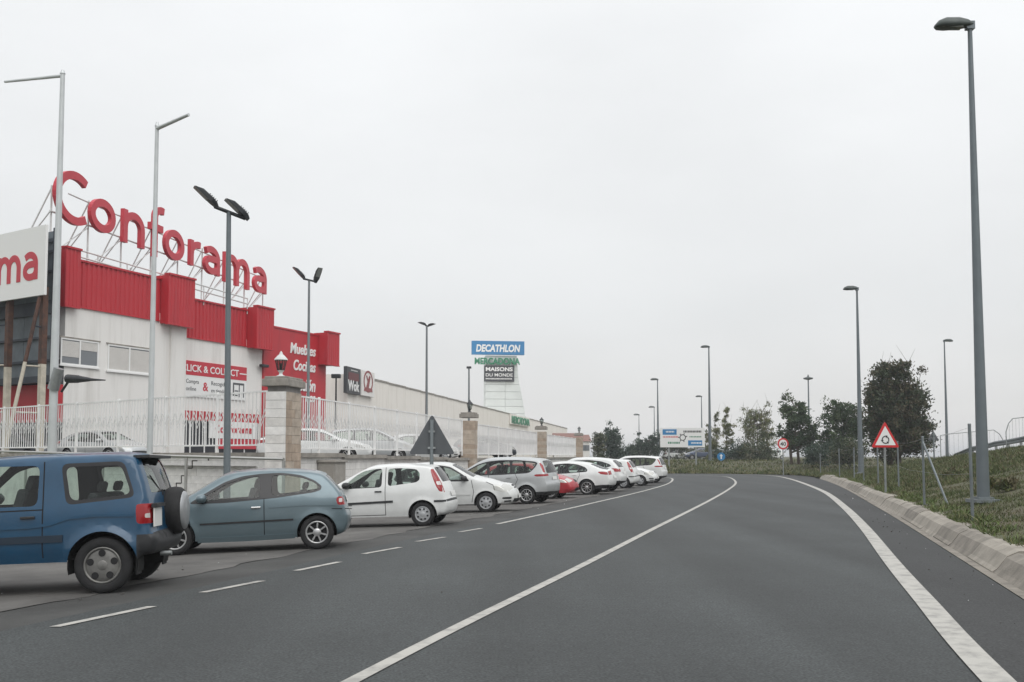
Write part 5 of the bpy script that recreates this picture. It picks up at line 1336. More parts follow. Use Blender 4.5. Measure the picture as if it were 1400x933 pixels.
    # rear wiper and plates
    for which, zp, x_off in sp.get('plates', []):
        t = s.s_rear(zp) if which == 'r' else s.s_front(zp); p0, p1 = Vector(s.strip_pt(t - .055, 0)), Vector(s.strip_pt(t + .055, 0)); up = (p1 - p0).normalized() * (1 if which == 'r' else -1)
        c = (p0 + p1) / 2; u_ = Vector((0, -1 if which == 'r' else 1, 0)); n_ = u_.cross(up); m4 = Matrix((u_, up, n_)).transposed().to_4x4(); m4.translation = c + n_ * .012 + Vector((0, x_off, 0))
        pw = sp.get('plate_w', .52); pl_ = MB().prism([(-pw / 2, -.055), (pw / 2, -.055), (pw / 2, .055), (-pw / 2, .055)], m4, .006).build('number_plate', M['plate'], root)
    return root, s

M['crack_dark'] = mat('panel_gap', (.008, .008, .009), .9)
def rect_sv(s0, s1, v0, v1, w1=None):
    w1 = v1 if w1 is None else w1; return [(s0, v0), (s0, v1), (s1, w1), (s1, v0 if v0 != -v1 else -w1)]
def sym(s0, s1, v0, v1, u0=None, u1=None):
    u0, u1 = (v0 if u0 is None else u0), (v1 if u1 is None else u1)
    return [[(s0, v0), (s0, v1), (s1, u1), (s1, u0)], [(s0, -v0), (s0, -v1), (s1, -u1), (s1, -u0)]]
def glassbands(ws=(.05, .05, .93, .92), rw=(.06, .05, .84, .86)):
    return [('windscreen', 'glass', lambda s: [[(s.s_of('wt') + ws[0], -ws[3]), (s.s_of('wt') + ws[0], ws[3]), (s.s_of('wb') - ws[1], ws[2]), (s.s_of('wb') - ws[1], -ws[2])]], .006),
            ('rear_window', 'glass_dark', lambda s: [[(s.s_of('rb') + rw[0], -rw[2]), (s.s_of('rb') + rw[0], rw[2]), (s.s_of('rt') - rw[1], rw[3]), (s.s_of('rt') - rw[1], -rw[3])]], .006)]
CROWN = lambda nose=.13, tail=.09: [(0.0, tail), ('rb', tail * .8), ('rt', .045), ('wt', .045), ('wb', .07), ('hf', .07), ('no', nose), ('fb', nose)]
SECT = lambda sill, belt, top, tw: [(sill - .05, .93), (sill + .02, .95), (sill + .14, .985), (.58, 1.0), (belt - .12, .99), (belt, .965), (belt + .02, .955), (top - .1, tw), (top, tw - .03)]

SPEC = {}
SPEC['suv'] = dict(name='off_road_car', width=1.66, wheelbase=2.28, tyre=.345, arch=.415, rim_r=.225, rim_mat='rim_dirty', spokes=(5, .044, 'disc'), tyre_w=.22, sill=.40, belt=1.10, round=.07, flare=.045,
    sect=SECT(.40, 1.10, 1.70, .83), plan=(.12, .07, .6, .7), track_out=.02,
    outline=[(-1.60, .44), (-1.71, .46), (-1.75, .55), (-1.755, .67), (-1.70, .72), (-1.685, .95), (-1.66, 1.15, 'rb'), (-1.53, 1.57), (-1.47, 1.655, 'rt'), (-1.3, 1.69), (-.6, 1.70), (.1, 1.685), (.36, 1.645, 'wt'), (.98, 1.12, 'wb'), (1.35, 1.07), (1.66, 1.0, 'hf'), (1.76, .86, 'no'), (1.80, .7), (1.84, .6), (1.82, .45), (1.68, .40, 'fb')],
    crown=CROWN(.07, .05),
    dlo=[(-.63, 1.10), (-.60, 1.16), (-.545, 1.585), (-.6, 1.60), (-1.36, 1.60), (-1.43, 1.53), (-1.52, 1.20), (-1.50, 1.145), (-.70, 1.095)][0:0] or [(-.71, 1.09), (-.62, 1.60), (-1.37, 1.61), (-1.525, 1.16)],
    panes=[[(-.76, 1.14), (-.675, 1.555), (-1.34, 1.56), (-1.475, 1.20)], [(-.37, 1.09), (-.37, 1.585), (.22, 1.585), (.42, 1.52), (.80, 1.19), (.84, 1.09)]],
    trim=[('rear_bumper', 'plastic', [(-1.80, .40), (-1.80, .70), (-1.66, .70), (-1.545, .70), (-1.545, .40)]), ('front_bumper', 'plastic', [(1.9, .36), (1.9, .64), (1.5, .64), (1.5, .36)]),
          ],
    lamps=[('tail_light', 'tail', [(-1.74, .83), (-1.74, 1.075), (-1.54, 1.075), (-1.535, .99), (-1.545, .83)]), ('reverse_light', 'rev', [(-1.74, .90), (-1.74, .955), (-1.64, .955), (-1.64, .90)])][::-1],
    doors=[[(-.44, .50), (-.44, 1.03), (-.43, 1.62), (.30, 1.62), (.86, 1.12), (.90, 1.0), (.86, .50)]],
    gaps=[[(-.44, .46), (-.44, 1.06), (-.42, 1.63)], [(.88, .46), (.92, 1.0), (.86, 1.12)], [(-.44, 1.045), (.9, 1.03)]],
    mouldings=[([(-.68, .69), (-.1, .685), (.68, .68)], .085, .016, 'trim_navy'), ([(-1.52, .94), (-1.1, .955), (-.75, .935), (-.52, .865), (-.3, .84), (.8, .82)], .035, .012, None)],
    handles=[(-.27, .955, 'plastic')], mirror=(.72, 1.14, 1.15), mirror_paint=False, plates=[('r', .88, -.0)], plate_w=.0,
    strip=glassbands((.05, .05, .92, .9), (.05, .05, .84, .82)) + [('rear_bumper', 'plastic', lambda s: [[(0, -1.01), (0, 1.01), (s.s_rear(.71), 1.01), (s.s_rear(.71), -1.01)]], -1), ('front_bumper', 'plastic', lambda s: [[(s.s_front(.64), -1.01), (s.s_front(.64), 1.01), (s.S[-1], 1.01), (s.S[-1], -1.01)]], -1),
        ('tail_light', 'tail', lambda s: sym(s.s_rear(.83), s.s_rear(1.075), .82, 1.01), -1), ('headlight', 'head', lambda s: sym(s.s_front(.97), s.s_front(.78), .55, 1.0), 0), ('grille', 'plastic', lambda s: [rect_sv(s.s_front(.93), s.s_front(.78), -.45, .45)], 0)])
SPEC['suv']['plates'] = []
SPEC['ibiza'] = dict(name='hatchback_car', width=1.70, wheelbase=2.46, tyre=.305, arch=.352, rim_r=.205, rim_mat='rim', spokes=(7, .032, 'twin'), sill=.235, belt=.94,
    sect=SECT(.235, .94, 1.44, .76), flare=.014,
    outline=[(-1.58, .24), (-1.70, .28), (-1.775, .42), (-1.79, .58), (-1.75, .68), (-1.73, .78), (-1.67, .97, 'rb'), (-1.49, 1.20), (-1.35, 1.335, 'rt'), (-1.1, 1.395), (-.65, 1.435), (-.2, 1.445), (.1, 1.43), (.38, 1.385, 'wt'), (1.12, .965, 'wb'), (1.45, .88), (1.78, .76, 'hf'), (1.95, .62, 'no'), (2.03, .47), (2.02, .33), (1.90, .23, 'fb')],
    crown=CROWN(.16, .06),
    dlo=[(1.0, .895), (.70, 1.08), (.38, 1.265), (.08, 1.355), (-.25, 1.39), (-.62, 1.395), (-.95, 1.345), (-1.2, 1.24), (-1.33, 1.13), (-1.31, 1.06), (-1.18, 1.02), (-.5, .945), (.4, .89)],
    panes=[[(.80, .935), (.62, 1.075), (.36, 1.225), (.05, 1.315), (-.22, 1.35), (-.24, .965)], [(-.44, .985), (-.44, 1.355), (-.72, 1.345), (-1.0, 1.285), (-1.2, 1.195), (-1.285, 1.12), (-1.22, 1.065), (-.85, 1.025)]],
    lamps=[('reverse_light', 'rev', [(-1.69, .83), (-1.69, .90), (-1.63, .90), (-1.63, .83)]), ('tail_light', 'tail', [(-1.79, .78), (-1.70, .93), (-1.60, .93), (-1.58, .86), (-1.61, .78)]), ('headlight', 'head', [(1.56, .66), (1.58, .78), (1.78, .75), (1.92, .62)])],
    doors=[[(-.31, .33), (-.31, .95), (-.31, 1.40), (.1, 1.37), (.45, 1.25), (1.02, .91), (.98, .6), (.92, .33)]],
    gaps=[[(-.31, .3), (-.31, .95)], [(.90, .3), (.98, .6), (1.0, .90)], [(-1.5, .72), (-1.86, .70)]],
    mouldings=[([(-.82, .555), (.8, .53)], .032, .01, 'plastic'), ([(-.84, .26), (0, .245), (.84, .25)], .09, .022, None), ([(-1.58, .775), (-1.0, .80), (-.4, .78)], .02, .008, None)],
    handles=[(-.17, .79, 'chrome')], mirror=(.72, .955, 1.1), plates=[('r', .86, 0)],
    strip=glassbands() + [('tail_light', 'tail', lambda s: sym(s.s_rear(.78), s.s_rear(.93), .84, 1.01), -1), ('headlight', 'head', lambda s: sym(s.s_front(.76), s.s_front(.62), .5, 1.0), 0), ('lower_grille', 'plastic', lambda s: [rect_sv(s.s_front(.42), s.s_front(.3), -.6, .6)], 0), ('grille', 'plastic', lambda s: [rect_sv(s.s_front(.66), s.s_front(.56), -.3, .3)], 0)])
SPEC['punto'] = dict(name='hatchback_car', width=1.66, wheelbase=2.46, tyre=.295, arch=.345, rim_r=.19, rim_mat='hubcap', spokes=(8, .024, 'disc'), sill=.255, belt=.955,
    sect=SECT(.255, .955, 1.48, .80), flare=.018, plan=(.2, .10, .45, .6),
    outline=[(-1.62, .26), (-1.75, .29), (-1.81, .40), (-1.82, .56), (-1.78, .64), (-1.745, .80), (-1.68, 1.0, 'rb'), (-1.50, 1.32), (-1.42, 1.405, 'rt'), (-1.15, 1.45), (-.6, 1.485), (-.2, 1.48), (.1, 1.45, 'wt'), (.98, 1.02, 'wb'), (1.35, .90), (1.7, .76, 'hf'), (1.88, .60, 'no'), (1.95, .46), (1.93, .32), (1.8, .25, 'fb')],
    crown=CROWN(.15, .09),
    dlo=None,
    panes=[[(.74, .945), (.70, 1.02), (.40, 1.27), (.22, 1.365), (-.02, 1.405), (-.24, 1.415), (-.24, .965)], [(-.39, .985), (-.385, 1.41), (-.75, 1.41), (-1.08, 1.375), (-1.165, 1.28), (-1.17, 1.12), (-1.09, 1.06)]],
    lamps=[('reverse_light', 'rev', [(-1.76, 1.0), (-1.63, 1.0), (-1.57, 1.12), (-1.6, 1.2)][0:0] or [(-1.75, .98), (-1.75, 1.07), (-1.56, 1.07), (-1.60, .98)]), ('tail_light', 'tail', [(-1.46, 1.38), (-1.42, 1.35), (-1.48, 1.16), (-1.56, .97), (-1.645, .83), (-1.73, .81), (-1.69, 1.0), (-1.58, 1.2)]), ('headlight', 'head', [(1.5, .68), (1.52, .78), (1.72, .72), (1.84, .6)])],
    doors=[[(-.33, .33), (-.33, 1.43), (.1, 1.43), (.38, 1.32), (.78, .99), (.80, .6), (.76, .33)]],
    gaps=[[(-.33, .3), (-.33, 1.44)], [(.78, .3), (.82, .6), (.80, 1.0)], [(-.33, .30), (.78, .30)]],
    mouldings=[([(-.52, .62), (.78, .585)], .05, .014, 'plastic'), ([(-1.80, .6), (-1.52, .6)], .045, .012, 'plastic')],
    handles=[(-.16, .865, 'plastic')], mirror=(.58, 1.0, 1.1), mirror_paint=False, plates=[('r', .74, 0)],
    strip=glassbands((.05, .05, .93, .92), (.04, .04, .8, .8)) + [('tail_light', 'tail', lambda s: sym(s.s_rear(.80), s.s_of('rt', -.06), .93, 1.01), -1), ('headlight', 'head', lambda s: sym(s.s_front(.74), s.s_front(.6), .5, 1.0), 0), ('bumper_strip', 'plastic', lambda s: [[(s.s_rear(.575), -1.01), (s.s_rear(.575), 1.01), (s.s_rear(.625), 1.01), (s.s_rear(.625), -1.01)]], -1), ('lower_grille', 'plastic', lambda s: [rect_sv(s.s_front(.42), s.s_front(.32), -.6, .6)], 0)])
del SPEC['punto']['dlo']
SPEC['clio'] = dict(name='hatchback_car', width=1.64, wheelbase=2.47, tyre=.285, arch=.335, rim_r=.185, rim_mat='hubcap', spokes=(7, .026, 'disc'), sill=.25, belt=.93,
    sect=SECT(.25, .93, 1.43, .77), flare=.018, plan=(.24, .12, .42, .5),
    outline=[(-1.58, .26), (-1.74, .3), (-1.82, .44), (-1.82, .58), (-1.76, .70), (-1.72, .92, 'rb'), (-1.52, 1.24), (-1.38, 1.36, 'rt'), (-1.0, 1.42), (-.35, 1.44), (0, 1.425), (.2, 1.385, 'wt'), (.92, .985, 'wb'), (1.3, .885), (1.62, .77, 'hf'), (1.80, .65, 'no'), (1.93, .51), (1.95, .40), (1.92, .28), (1.78, .22, 'fb')],
    crown=CROWN(.18, .10),
    dlo=[(.80, .90), (.62, 1.08), (.22, 1.33), (-.1, 1.385), (-.9, 1.37), (-1.32, 1.22), (-1.42, 1.02), (-1.35, .95), (-.4, .92)],
    panes=[[(.70, .93), (.56, 1.07), (.20, 1.285), (-.08, 1.34), (-.20, 1.345), (-.20, .945)], [(-.30, .95), (-.30, 1.345), (-.88, 1.33), (-1.0, 1.29), (-1.0, .97)], [(-1.06, .985), (-1.06, 1.265), (-1.25, 1.19), (-1.34, 1.04)]],
    lamps=[('headlight', 'head', [(1.44, .64), (1.48, .76), (1.62, .755), (1.82, .645), (1.86, .56), (1.7, .565)]), ('tail_light', 'tail', [(-1.74, .74), (-1.70, .94), (-1.56, .94), (-1.56, .74)]), ('fog_grille', 'plastic', [(1.70, .36), (1.70, .42), (2.0, .42), (2.0, .36)]), ('fog_grille', 'plastic', [(1.74, .28), (1.74, .325), (2.0, .325), (2.0, .28)])],
    doors=[[(-.25, .33), (-.25, 1.39), (.1, 1.37), (.75, .97), (.86, .75), (.84, .33)], [(-.26, .33), (-.26, 1.39), (-.9, 1.38), (-1.05, 1.3), (-1.04, .8), (-.9, .62), (-.86, .33)]],
    gaps=[[(-.25, .3), (-.25, .93)], [(.84, .3), (.90, .6), (.84, .93)], [(1.25, .87), (1.45, .78), (1.5, .62)]],
    mouldings=[([(-.8, .53), (.8, .53)], .05, .012, None)],
    handles=[(-.12, .79, None), (-.92, .81, None)], mirror=(.6, .955, 1.15), mirror_paint=False, plates=[('f', .42, 0)],
    strip=glassbands() + [('headlight', 'head', lambda s: sym(s.s_front(.74), s.s_front(.575), .52, 1.01), -1), ('tail_light', 'tail', lambda s: sym(s.s_rear(.74), s.s_rear(.93), .78, 1.01), -1), ('grille', 'plastic', lambda s: [rect_sv(s.s_front(.64), s.s_front(.6), -.42, .42), rect_sv(s.s_front(.585), s.s_front(.555), -.42, .42)], 0), ('lower_grille', 'plastic', lambda s: [rect_sv(s.s_front(.38), s.s_front(.28), -.85, .85)], 0)])
SPEC['mpv'] = dict(name='people_carrier', width=1.84, wheelbase=2.72, tyre=.32, arch=.375, rim_r=.215, rim_mat='rim', spokes=(10, .03, 'plain'), sill=.27, belt=1.06,
    sect=SECT(.27, 1.06, 1.65, .78), flare=.02, plan=(.22, .10, .45, .6),
    outline=[(-1.82, .30), (-2.06, .34), (-2.12, .5), (-2.14, .68), (-2.10, .78), (-2.06, 1.02, 'rb'), (-1.92, 1.40), (-1.83, 1.525, 'rt'), (-1.5, 1.585), (-.8, 1.645), (-.2, 1.66), (.3, 1.625, 'wt'), (1.35, 1.09, 'wb'), (1.7, .98), (2.0, .82, 'hf'), (2.13, .65, 'no'), (2.2, .48), (2.18, .33), (2.05, .26, 'fb')],
    crown=CROWN(.16, .08),
    dlo=[(1.22, 1.05), (.95, 1.24), (.48, 1.47), (.15, 1.555), (-.3, 1.59), (-1.0, 1.575), (-1.66, 1.50), (-1.77, 1.44), (-1.70, 1.30), (-1.54, 1.14), (-1.42, 1.09), (-.4, 1.06)],
    panes=[[(1.02, 1.09), (.9, 1.21), (.46, 1.43), (.16, 1.51), (.1, 1.095)], [(0.0, 1.1), (.06, 1.525), (-.3, 1.55), (-.72, 1.545), (-.76, 1.105)], [(-.86, 1.11), (-.82, 1.54), (-1.35, 1.50), (-1.72, 1.43), (-1.6, 1.25), (-1.46, 1.125)]],
    lamps=[('tail_light', 'tail', [(-2.12, .965), (-2.12, 1.05), (-1.72, 1.045), (-1.66, 1.02), (-1.72, .965)]), ('tail_light', 'tail', [(-1.86, 1.46), (-1.825, 1.43), (-1.90, 1.28), (-1.99, 1.10), (-2.06, 1.10), (-1.98, 1.3)]), ('headlight', 'head', [(1.55, .78), (1.6, .92), (1.9, .84), (2.05, .68), (1.85, .70)])],
    trim=[('rear_skirt', 'plastic', [(-2.2, .26), (-2.2, .43), (-1.70, .43), (-1.70, .26)]), ('side_skirt', 'plastic', [(-1.0, .2), (-1.0, .34), (1.0, .34), (1.0, .2)])],
    doors=[[(.05, .36), (.05, 1.57), (.5, 1.48), (1.2, 1.08), (1.1, .8), (1.05, .36)], [(.04, .36), (.04, 1.57), (-.8, 1.56), (-.98, 1.2), (-1.05, .86), (-.92, .62), (-.9, .36)]],
    gaps=[[(.05, .33), (.05, 1.07)], [(1.08, .33), (1.14, .8), (1.2, 1.05)], [(-.9, .34), (-.94, .66), (-1.06, .88), (-.96, 1.08)]],
    mouldings=[], handles=[(.2, .93, None), (-.72, .955, None)], mirror=(.95, 1.12, 1.2), plates=[('r', .88, 0)],
    strip=glassbands((.05, .05, .93, .92), (.05, .04, .86, .84)) + [('rear_skirt', 'plastic', lambda s: [[(0, -1.01), (0, 1.01), (s.s_rear(.43), 1.01), (s.s_rear(.43), -1.01)]], -1), ('tail_light', 'tail', lambda s: sym(s.s_rear(.965), s.s_rear(1.05), .72, 1.01), -1), ('headlight', 'head', lambda s: sym(s.s_front(.86), s.s_front(.7), .5, 1.0), 0), ('lower_grille', 'plastic', lambda s: [rect_sv(s.s_front(.5), s.s_front(.36), -.7, .7)], 0)])
SPEC['sedan'] = dict(name='saloon_car', width=1.81, wheelbase=2.75, tyre=.33, arch=.378, rim_r=.235, rim_mat='rim', spokes=(9, .035, 'plain'), sill=.25, belt=.93,
    sect=SECT(.25, .93, 1.45, .72), flare=.018, plan=(.22, .14, .42, .5),
    outline=[(-2.1, .30), (-2.28, .34), (-2.36, .5), (-2.37, .66), (-2.33, .80), (-2.28, 1.0, 'rb'), (-1.98, 1.09), (-1.45, 1.32, 'rt'), (-1.1, 1.395), (-.5, 1.445), (0, 1.44), (.3, 1.40, 'wt'), (1.2, .98, 'wb'), (1.6, .90), (2.0, .78, 'hf'), (2.2, .64, 'no'), (2.29, .48), (2.28, .34), (2.12, .24, 'fb')],
    crown=CROWN(.16, .12),
    dlo=[(1.05, .92), (.78, 1.1), (.38, 1.29), (.0, 1.375), (-.5, 1.395), (-.95, 1.335), (-1.3, 1.21), (-1.42, 1.09), (-1.40, 1.0), (-.6, .955)],
    panes=[[(.85, .96), (.7, 1.09), (.35, 1.255), (.05, 1.325), (-.08, 1.335), (-.1, .965)], [(-.2, .975), (-.18, 1.345), (-.5, 1.355), (-.92, 1.3), (-1.0, 1.27), (-1.0, 1.0)], [(-1.05, 1.01), (-1.05, 1.245), (-1.25, 1.17), (-1.35, 1.08), (-1.34, 1.03)]],
    lamps=[('tail_light', 'tail', [(-2.32, .83), (-2.28, .97), (-2.05, 1.0), (-1.86, .98), (-2.0, .88)]), ('headlight', 'head', [(1.65, .68), (1.68, .82), (2.0, .75), (2.16, .62)])],
    trim=[('rear_skirt', 'plastic', [(-2.4, .2), (-2.4, .42), (-1.5, .40), (-1.5, .2)])],
    doors=[[(-.14, .34), (-.14, 1.39), (.1, 1.38), (.45, 1.26), (1.02, .95), (1.0, .34)], [(-.15, .34), (-.15, 1.39), (-.6, 1.38), (-1.02, 1.32), (-1.06, .9), (-.95, .62), (-.9, .34)]],
    gaps=[[(-.14, .3), (-.14, .95)], [(1.0, .3), (1.04, .94)], [(-.92, .3), (-.96, .64), (-1.08, .86), (-1.06, 1.0)]],
    mouldings=[], handles=[(0.02, .86, None), (-.85, .875, None)], mirror=(.75, .99, 1.15), plates=[('r', .72, 0)],
    strip=glassbands() + [('rear_skirt', 'plastic', lambda s: [[(0, -1.01), (0, 1.01), (s.s_rear(.40), 1.01), (s.s_rear(.40), -1.01)]], -1), ('tail_light', 'tail', lambda s: sym(s.s_rear(.83), s.s_rear(.985), .5, 1.01), -1), ('headlight', 'head', lambda s: sym(s.s_front(.78), s.s_front(.62), .5, 1.0), 0), ('lower_grille', 'plastic', lambda s: [rect_sv(s.s_front(.5), s.s_front(.34), -.7, .7)], 0)])
SPEC['crossover'] = dict(name='crossover_car', width=1.80, wheelbase=2.64, tyre=.34, arch=.395, rim_r=.225, rim_mat='rim', spokes=(5, .05, 'twin'), sill=.34, belt=1.03,
    sect=SECT(.34, 1.03, 1.6, .76), flare=.024, plan=(.2, .12, .45, .5), arch_trim=True,
    outline=[(-1.8, .36), (-2.02, .4), (-2.09, .54), (-2.11, .72), (-2.06, .84), (-2.02, 1.05, 'rb'), (-1.78, 1.36), (-1.66, 1.46, 'rt'), (-1.3, 1.535), (-.7, 1.60), (-.1, 1.61), (.25, 1.58, 'wt'), (1.15, 1.12, 'wb'), (1.6, 1.03), (1.95, .90, 'hf'), (2.1, .72, 'no'), (2.16, .55), (2.14, .42), (2.0, .34, 'fb')],
    crown=CROWN(.15, .10),
    dlo=[(1.0, 1.06), (.75, 1.24), (.38, 1.43), (.05, 1.51), (-.6, 1.52), (-1.2, 1.44), (-1.62, 1.29), (-1.70, 1.2), (-1.5, 1.13), (-.5, 1.06)],
    panes=[[(.82, 1.1), (.68, 1.22), (.35, 1.4), (.05, 1.465), (-.05, 1.47), (-.07, 1.1)], [(-.16, 1.105), (-.14, 1.475), (-.6, 1.475), (-1.0, 1.43), (-1.05, 1.14)], [(-1.12, 1.15), (-1.1, 1.41), (-1.35, 1.34), (-1.6, 1.24), (-1.45, 1.17)]],
    lamps=[('tail_light', 'tail', [(-2.06, .92), (-2.0, 1.08), (-1.72, 1.1), (-1.62, 1.02), (-1.8, .93)]), ('headlight', 'head', [(1.6, .80), (1.64, .93), (1.92, .87), (2.06, .72)])],
    trim=[('rear_skirt', 'plastic', [(-2.2, .3), (-2.2, .52), (-1.6, .50), (-1.6, .3)]), ('side_skirt', 'plastic', [(-1.0, .3), (-1.0, .43), (1.0, .43), (1.0, .3)])],
    doors=[[(-.11, .44), (-.11, 1.52), (.4, 1.44), (1.0, 1.09), (.98, .44)], [(-.12, .44), (-.12, 1.52), (-.6, 1.52), (-1.08, 1.46), (-1.1, .95), (-.95, .68), (-.9, .44)]],
    gaps=[[(-.11, .42), (-.11, 1.07)], [(.98, .42), (1.0, 1.06)], [(-.92, .42), (-.96, .7), (-1.1, .92), (-1.1, 1.12)]],
    mouldings=[], handles=[(.05, .94, None), (-.88, .96, None)], mirror=(.72, 1.12, 1.2), plates=[('r', .84, 0)],
    strip=glassbands() + [('rear_skirt', 'plastic', lambda s: [[(0, -1.01), (0, 1.01), (s.s_rear(.5), 1.01), (s.s_rear(.5), -1.01)]], -1), ('tail_light', 'tail', lambda s: sym(s.s_rear(.92), s.s_rear(1.06), .7, 1.01), -1), ('headlight', 'head', lambda s: sym(s.s_front(.88), s.s_front(.72), .5, 1.0), 0), ('lower_grille', 'plastic', lambda s: [rect_sv(s.s_front(.6), s.s_front(.42), -.7, .7)], 0)])

BUILT = {}
def car(kind, key, label, group=None):
    if kind not in BUILT:
        root, s = build_car(SPEC[kind], label, key); BUILT[kind] = (root, s, key); o = root
    else:
        src, s, k0 = BUILT[kind]; o = copy_tree(src)
        if k0 != key:
            def rec(p):
                for ch in p.children:
                    if ch.type == 'MESH':
                        for sl in ch.material_slots:
                            if sl.material == PAINT[k0]: sl.link = 'OBJECT'; sl.material = PAINT[key]
                    rec(ch)
            rec(o)
    tag(o, label, 'car', group); return o, s
def bay_basis(a, facing):
    """orientation on the sloping bay: a in degrees, facing -1 wall side (left), +1 road side"""
    n = Vector((-.962, .274, 0)); up = Vector((n.x * KB, n.y * KB, 1)).normalized()
    f = Vector((-math.cos(a), math.sin(a), 0)) * (1 if facing < 0 else -1); f = (f - up * f.dot(up)).normalized()
    return Matrix((f, up.cross(f), up)).transposed()
def park(kind, key, label, a_deg, facing, wheel, px, py=None, Y=None, group='cars parked along the road'):
    """wheel: 'r' or 'f', the near wheel whose foot stands at pixel (px, py), or at px in the row at depth Y"""
    o, s = car(kind, key, label, group); B = bay_basis(math.radians(a_deg), facing)
    if py is not None:
        z = -.04
        for _ in range(4): g = gp(px, py, z); z = bay_z(g.x, g.y)
    else:
        z = -.04
        for _ in range(4): g = gp(px, HY + (EYE - z) * F / Y, z); z = bay_z(g.x, g.y)
    near = 1 if facing < 0 else -1
    loc = Vector((s.wb2 * (1 if wheel == 'f' else -1), near * (s.sp['width'] / 2 - .1), 0))
    o.matrix_world = Matrix.Translation(Vector((g.x, g.y, z)) - B @ loc) @ B.to_4x4(); return o
suv = park('suv', 'blue', 'blue three door off road car with a spare wheel on its tailgate, nearest the camera', -6, -1, 'r', 143, 811)
park('ibiza', 'teal', 'grey teal three door hatchback parked right behind the blue off road car', -9, -1, 'r', 434, 751)
park('punto', 'white', 'white three door hatchback with tall red tail lights, in front of the grey sign back', 7, -1, 'r', 579, 720)
wc = park('clio', 'offwhite', 'small white car facing the road with its bonnet beside the silver people carrier', 6, 1, 'f', 662, 701)
wc.matrix_world = wc.matrix_world @ Matrix.Scale(1.06, 4)
park('mpv', 'silver', 'silver people carrier with dark tinted windows and thin red tail lights', 19, -1, 'r', 721, 689.5)
park('sedan', 'white', 'white saloon with sloping tail, parked past the red car', 17, -1, 'r', 803, 677)
o, _ = car('ibiza', 'red', 'red car of which only the nose shows, beside the silver people carrier', 'cars parked along the road'); BUILT['clio'] = BUILT['clio']
def park_o(o, s, a, facing, loc_x, X, Y):
    B = bay_basis(math.radians(a), facing); z = bay_z(X, Y); o.matrix_world = Matrix.Translation(Vector((X, Y, z)) - B @ Vector((loc_x, 0, 0))) @ B.to_4x4()
park_o(o, _, 16, 1, 2.0, 2.5, 40.5)
park('crossover', 'white', 'white crossover with dark rear window, just past the white saloon', 18, -1, 'r', 826, Y=46.5)
park('punto', 'white', 'white hatchback whose tail stands right of the crossover rear', 18, -1, 'r', 853, Y=51.5)
park('clio', 'white', 'white hatchback facing the road near the end of the parked row', 16, 1, 'f', 876, Y=55.5)
park('mpv', 'white', 'last white car of the parked row, at the bend of the white line', 20, -1, 'r', 889, Y=60.5)
# spare wheel, mud flaps, plate and wiper of the off road car (in its own axes)
def own(mb, name, mats_): o = mb.build(name, mats_, None); o.parent = suv; return o
Mx = Matrix.Translation((-1.74, -.16, .95)) @ Matrix.Rotation(PI / 2, 4, 'Z')
sw = own(MB().lathe([(.02, -.06), (.28, -.06), (.305, -.02), (.315, .06), (.305, .13), (.275, .165), (.25, .17)], 32, 0, Mx, 'Y'), 'spare_wheel', M['tyre'])
cv = MB().lathe([(.255, .165), (.245, .19), (.18, .205), (.001, .21)], 28, 0, Mx, 'Y').build('wheel_cover', M['spare_face'], None); cv.parent = sw
own(MB().box((-1.715, -.12, .98), (.1, .22, .3)), 'spare_bracket', M['plastic'])
own(MB().box((-1.725, .50, .90), (.02, .36, .23)), 'number_plate', M['plate'])
own(MB().box((-1.735, .50, 1.05), (.07, .42, .045)), 'plate_lamp_bar', M['plastic'])
for y in (.66, -.66): own(MB().box((-1.53, y, .36), (.02, .2, .30)), 'mud_flap', M['tyre'])
own(MB().cyl((-1.675, .1, 1.2), (-1.62, .45, 1.42), .012, .01, 6).box((-1.675, .1, 1.19), (.05, .07, .06)), 'rear_wiper', M['plastic'])
own(MB().box((-1.55, 0, 1.665), (.2, 1.15, .035)), 'roof_spoiler', M['plastic'])
own(MB().cyl((-1.72, .35, .43), (-1.86, .35, .43), .03, .03, 8), 'exhaust', M['galv'])
# aerials
# cars standing in the raised car park
def lot_car(kind, key, label, px, Y, facing, z=LOT, a=0):
    o, s = car(kind, key, label, 'cars in the raised car park'); p = at(px, 600, Y); f = math.radians(a) + (PI if facing < 0 else 0)
    o.matrix_world = Matrix.Translation((p.x, p.y, z)) @ Matrix.Rotation(f, 4, 'Z'); return o
lot_car('sedan', 'white', 'white car behind the fence just right of the nearest pillar', 432, 43, 1, a=8)
lot_car('mpv', 'silver', 'silver car behind the fence left of the grey road sign back', 506, 50, 1, a=10)
lot_car('clio', 'white', 'white car behind the fence partly behind the grey road sign back', 575, 54, 1, a=12)
lot_car('sedan', 'silver', 'silver car with sloping bonnet behind the fence between the two banner poles', 142, 46.5, 1, a=-28)
lot_car('ibiza', 'dark', 'dark car behind the fence under the billboard', 30, 48, 1, a=-20)
lot_car('crossover', 'dark', 'dark car behind the fence right of the second pillar', 662, 70, 1, a=20)
# far traffic beyond the verge
def far_car(kind, key, label, px, Y, facing, a=0):
    o, s = car(kind, key, label, 'distant cars beyond the verge'); p = at(px, 628, Y); z = terr_xy(p.x, p.y)
    o.matrix_world = Matrix.Translation((p.x, p.y, z)) @ Matrix.Rotation(math.radians(a) + (PI if facing < 0 else 0), 4, 'Z')
far_car('crossover', 'navy', 'distant dark car under the right half of the direction board', 957, 150, -1)
far_car('clio', 'white', 'distant white car right of the dark one under the direction board', 976, 158, 1, 10)
far_car('mpv', 'white', 'distant white car under the left half of the direction board', 925, 165, 1)
far_car('punto', 'white', 'distant white car left of the round speed limit sign', 1056, 160, -1, 20)

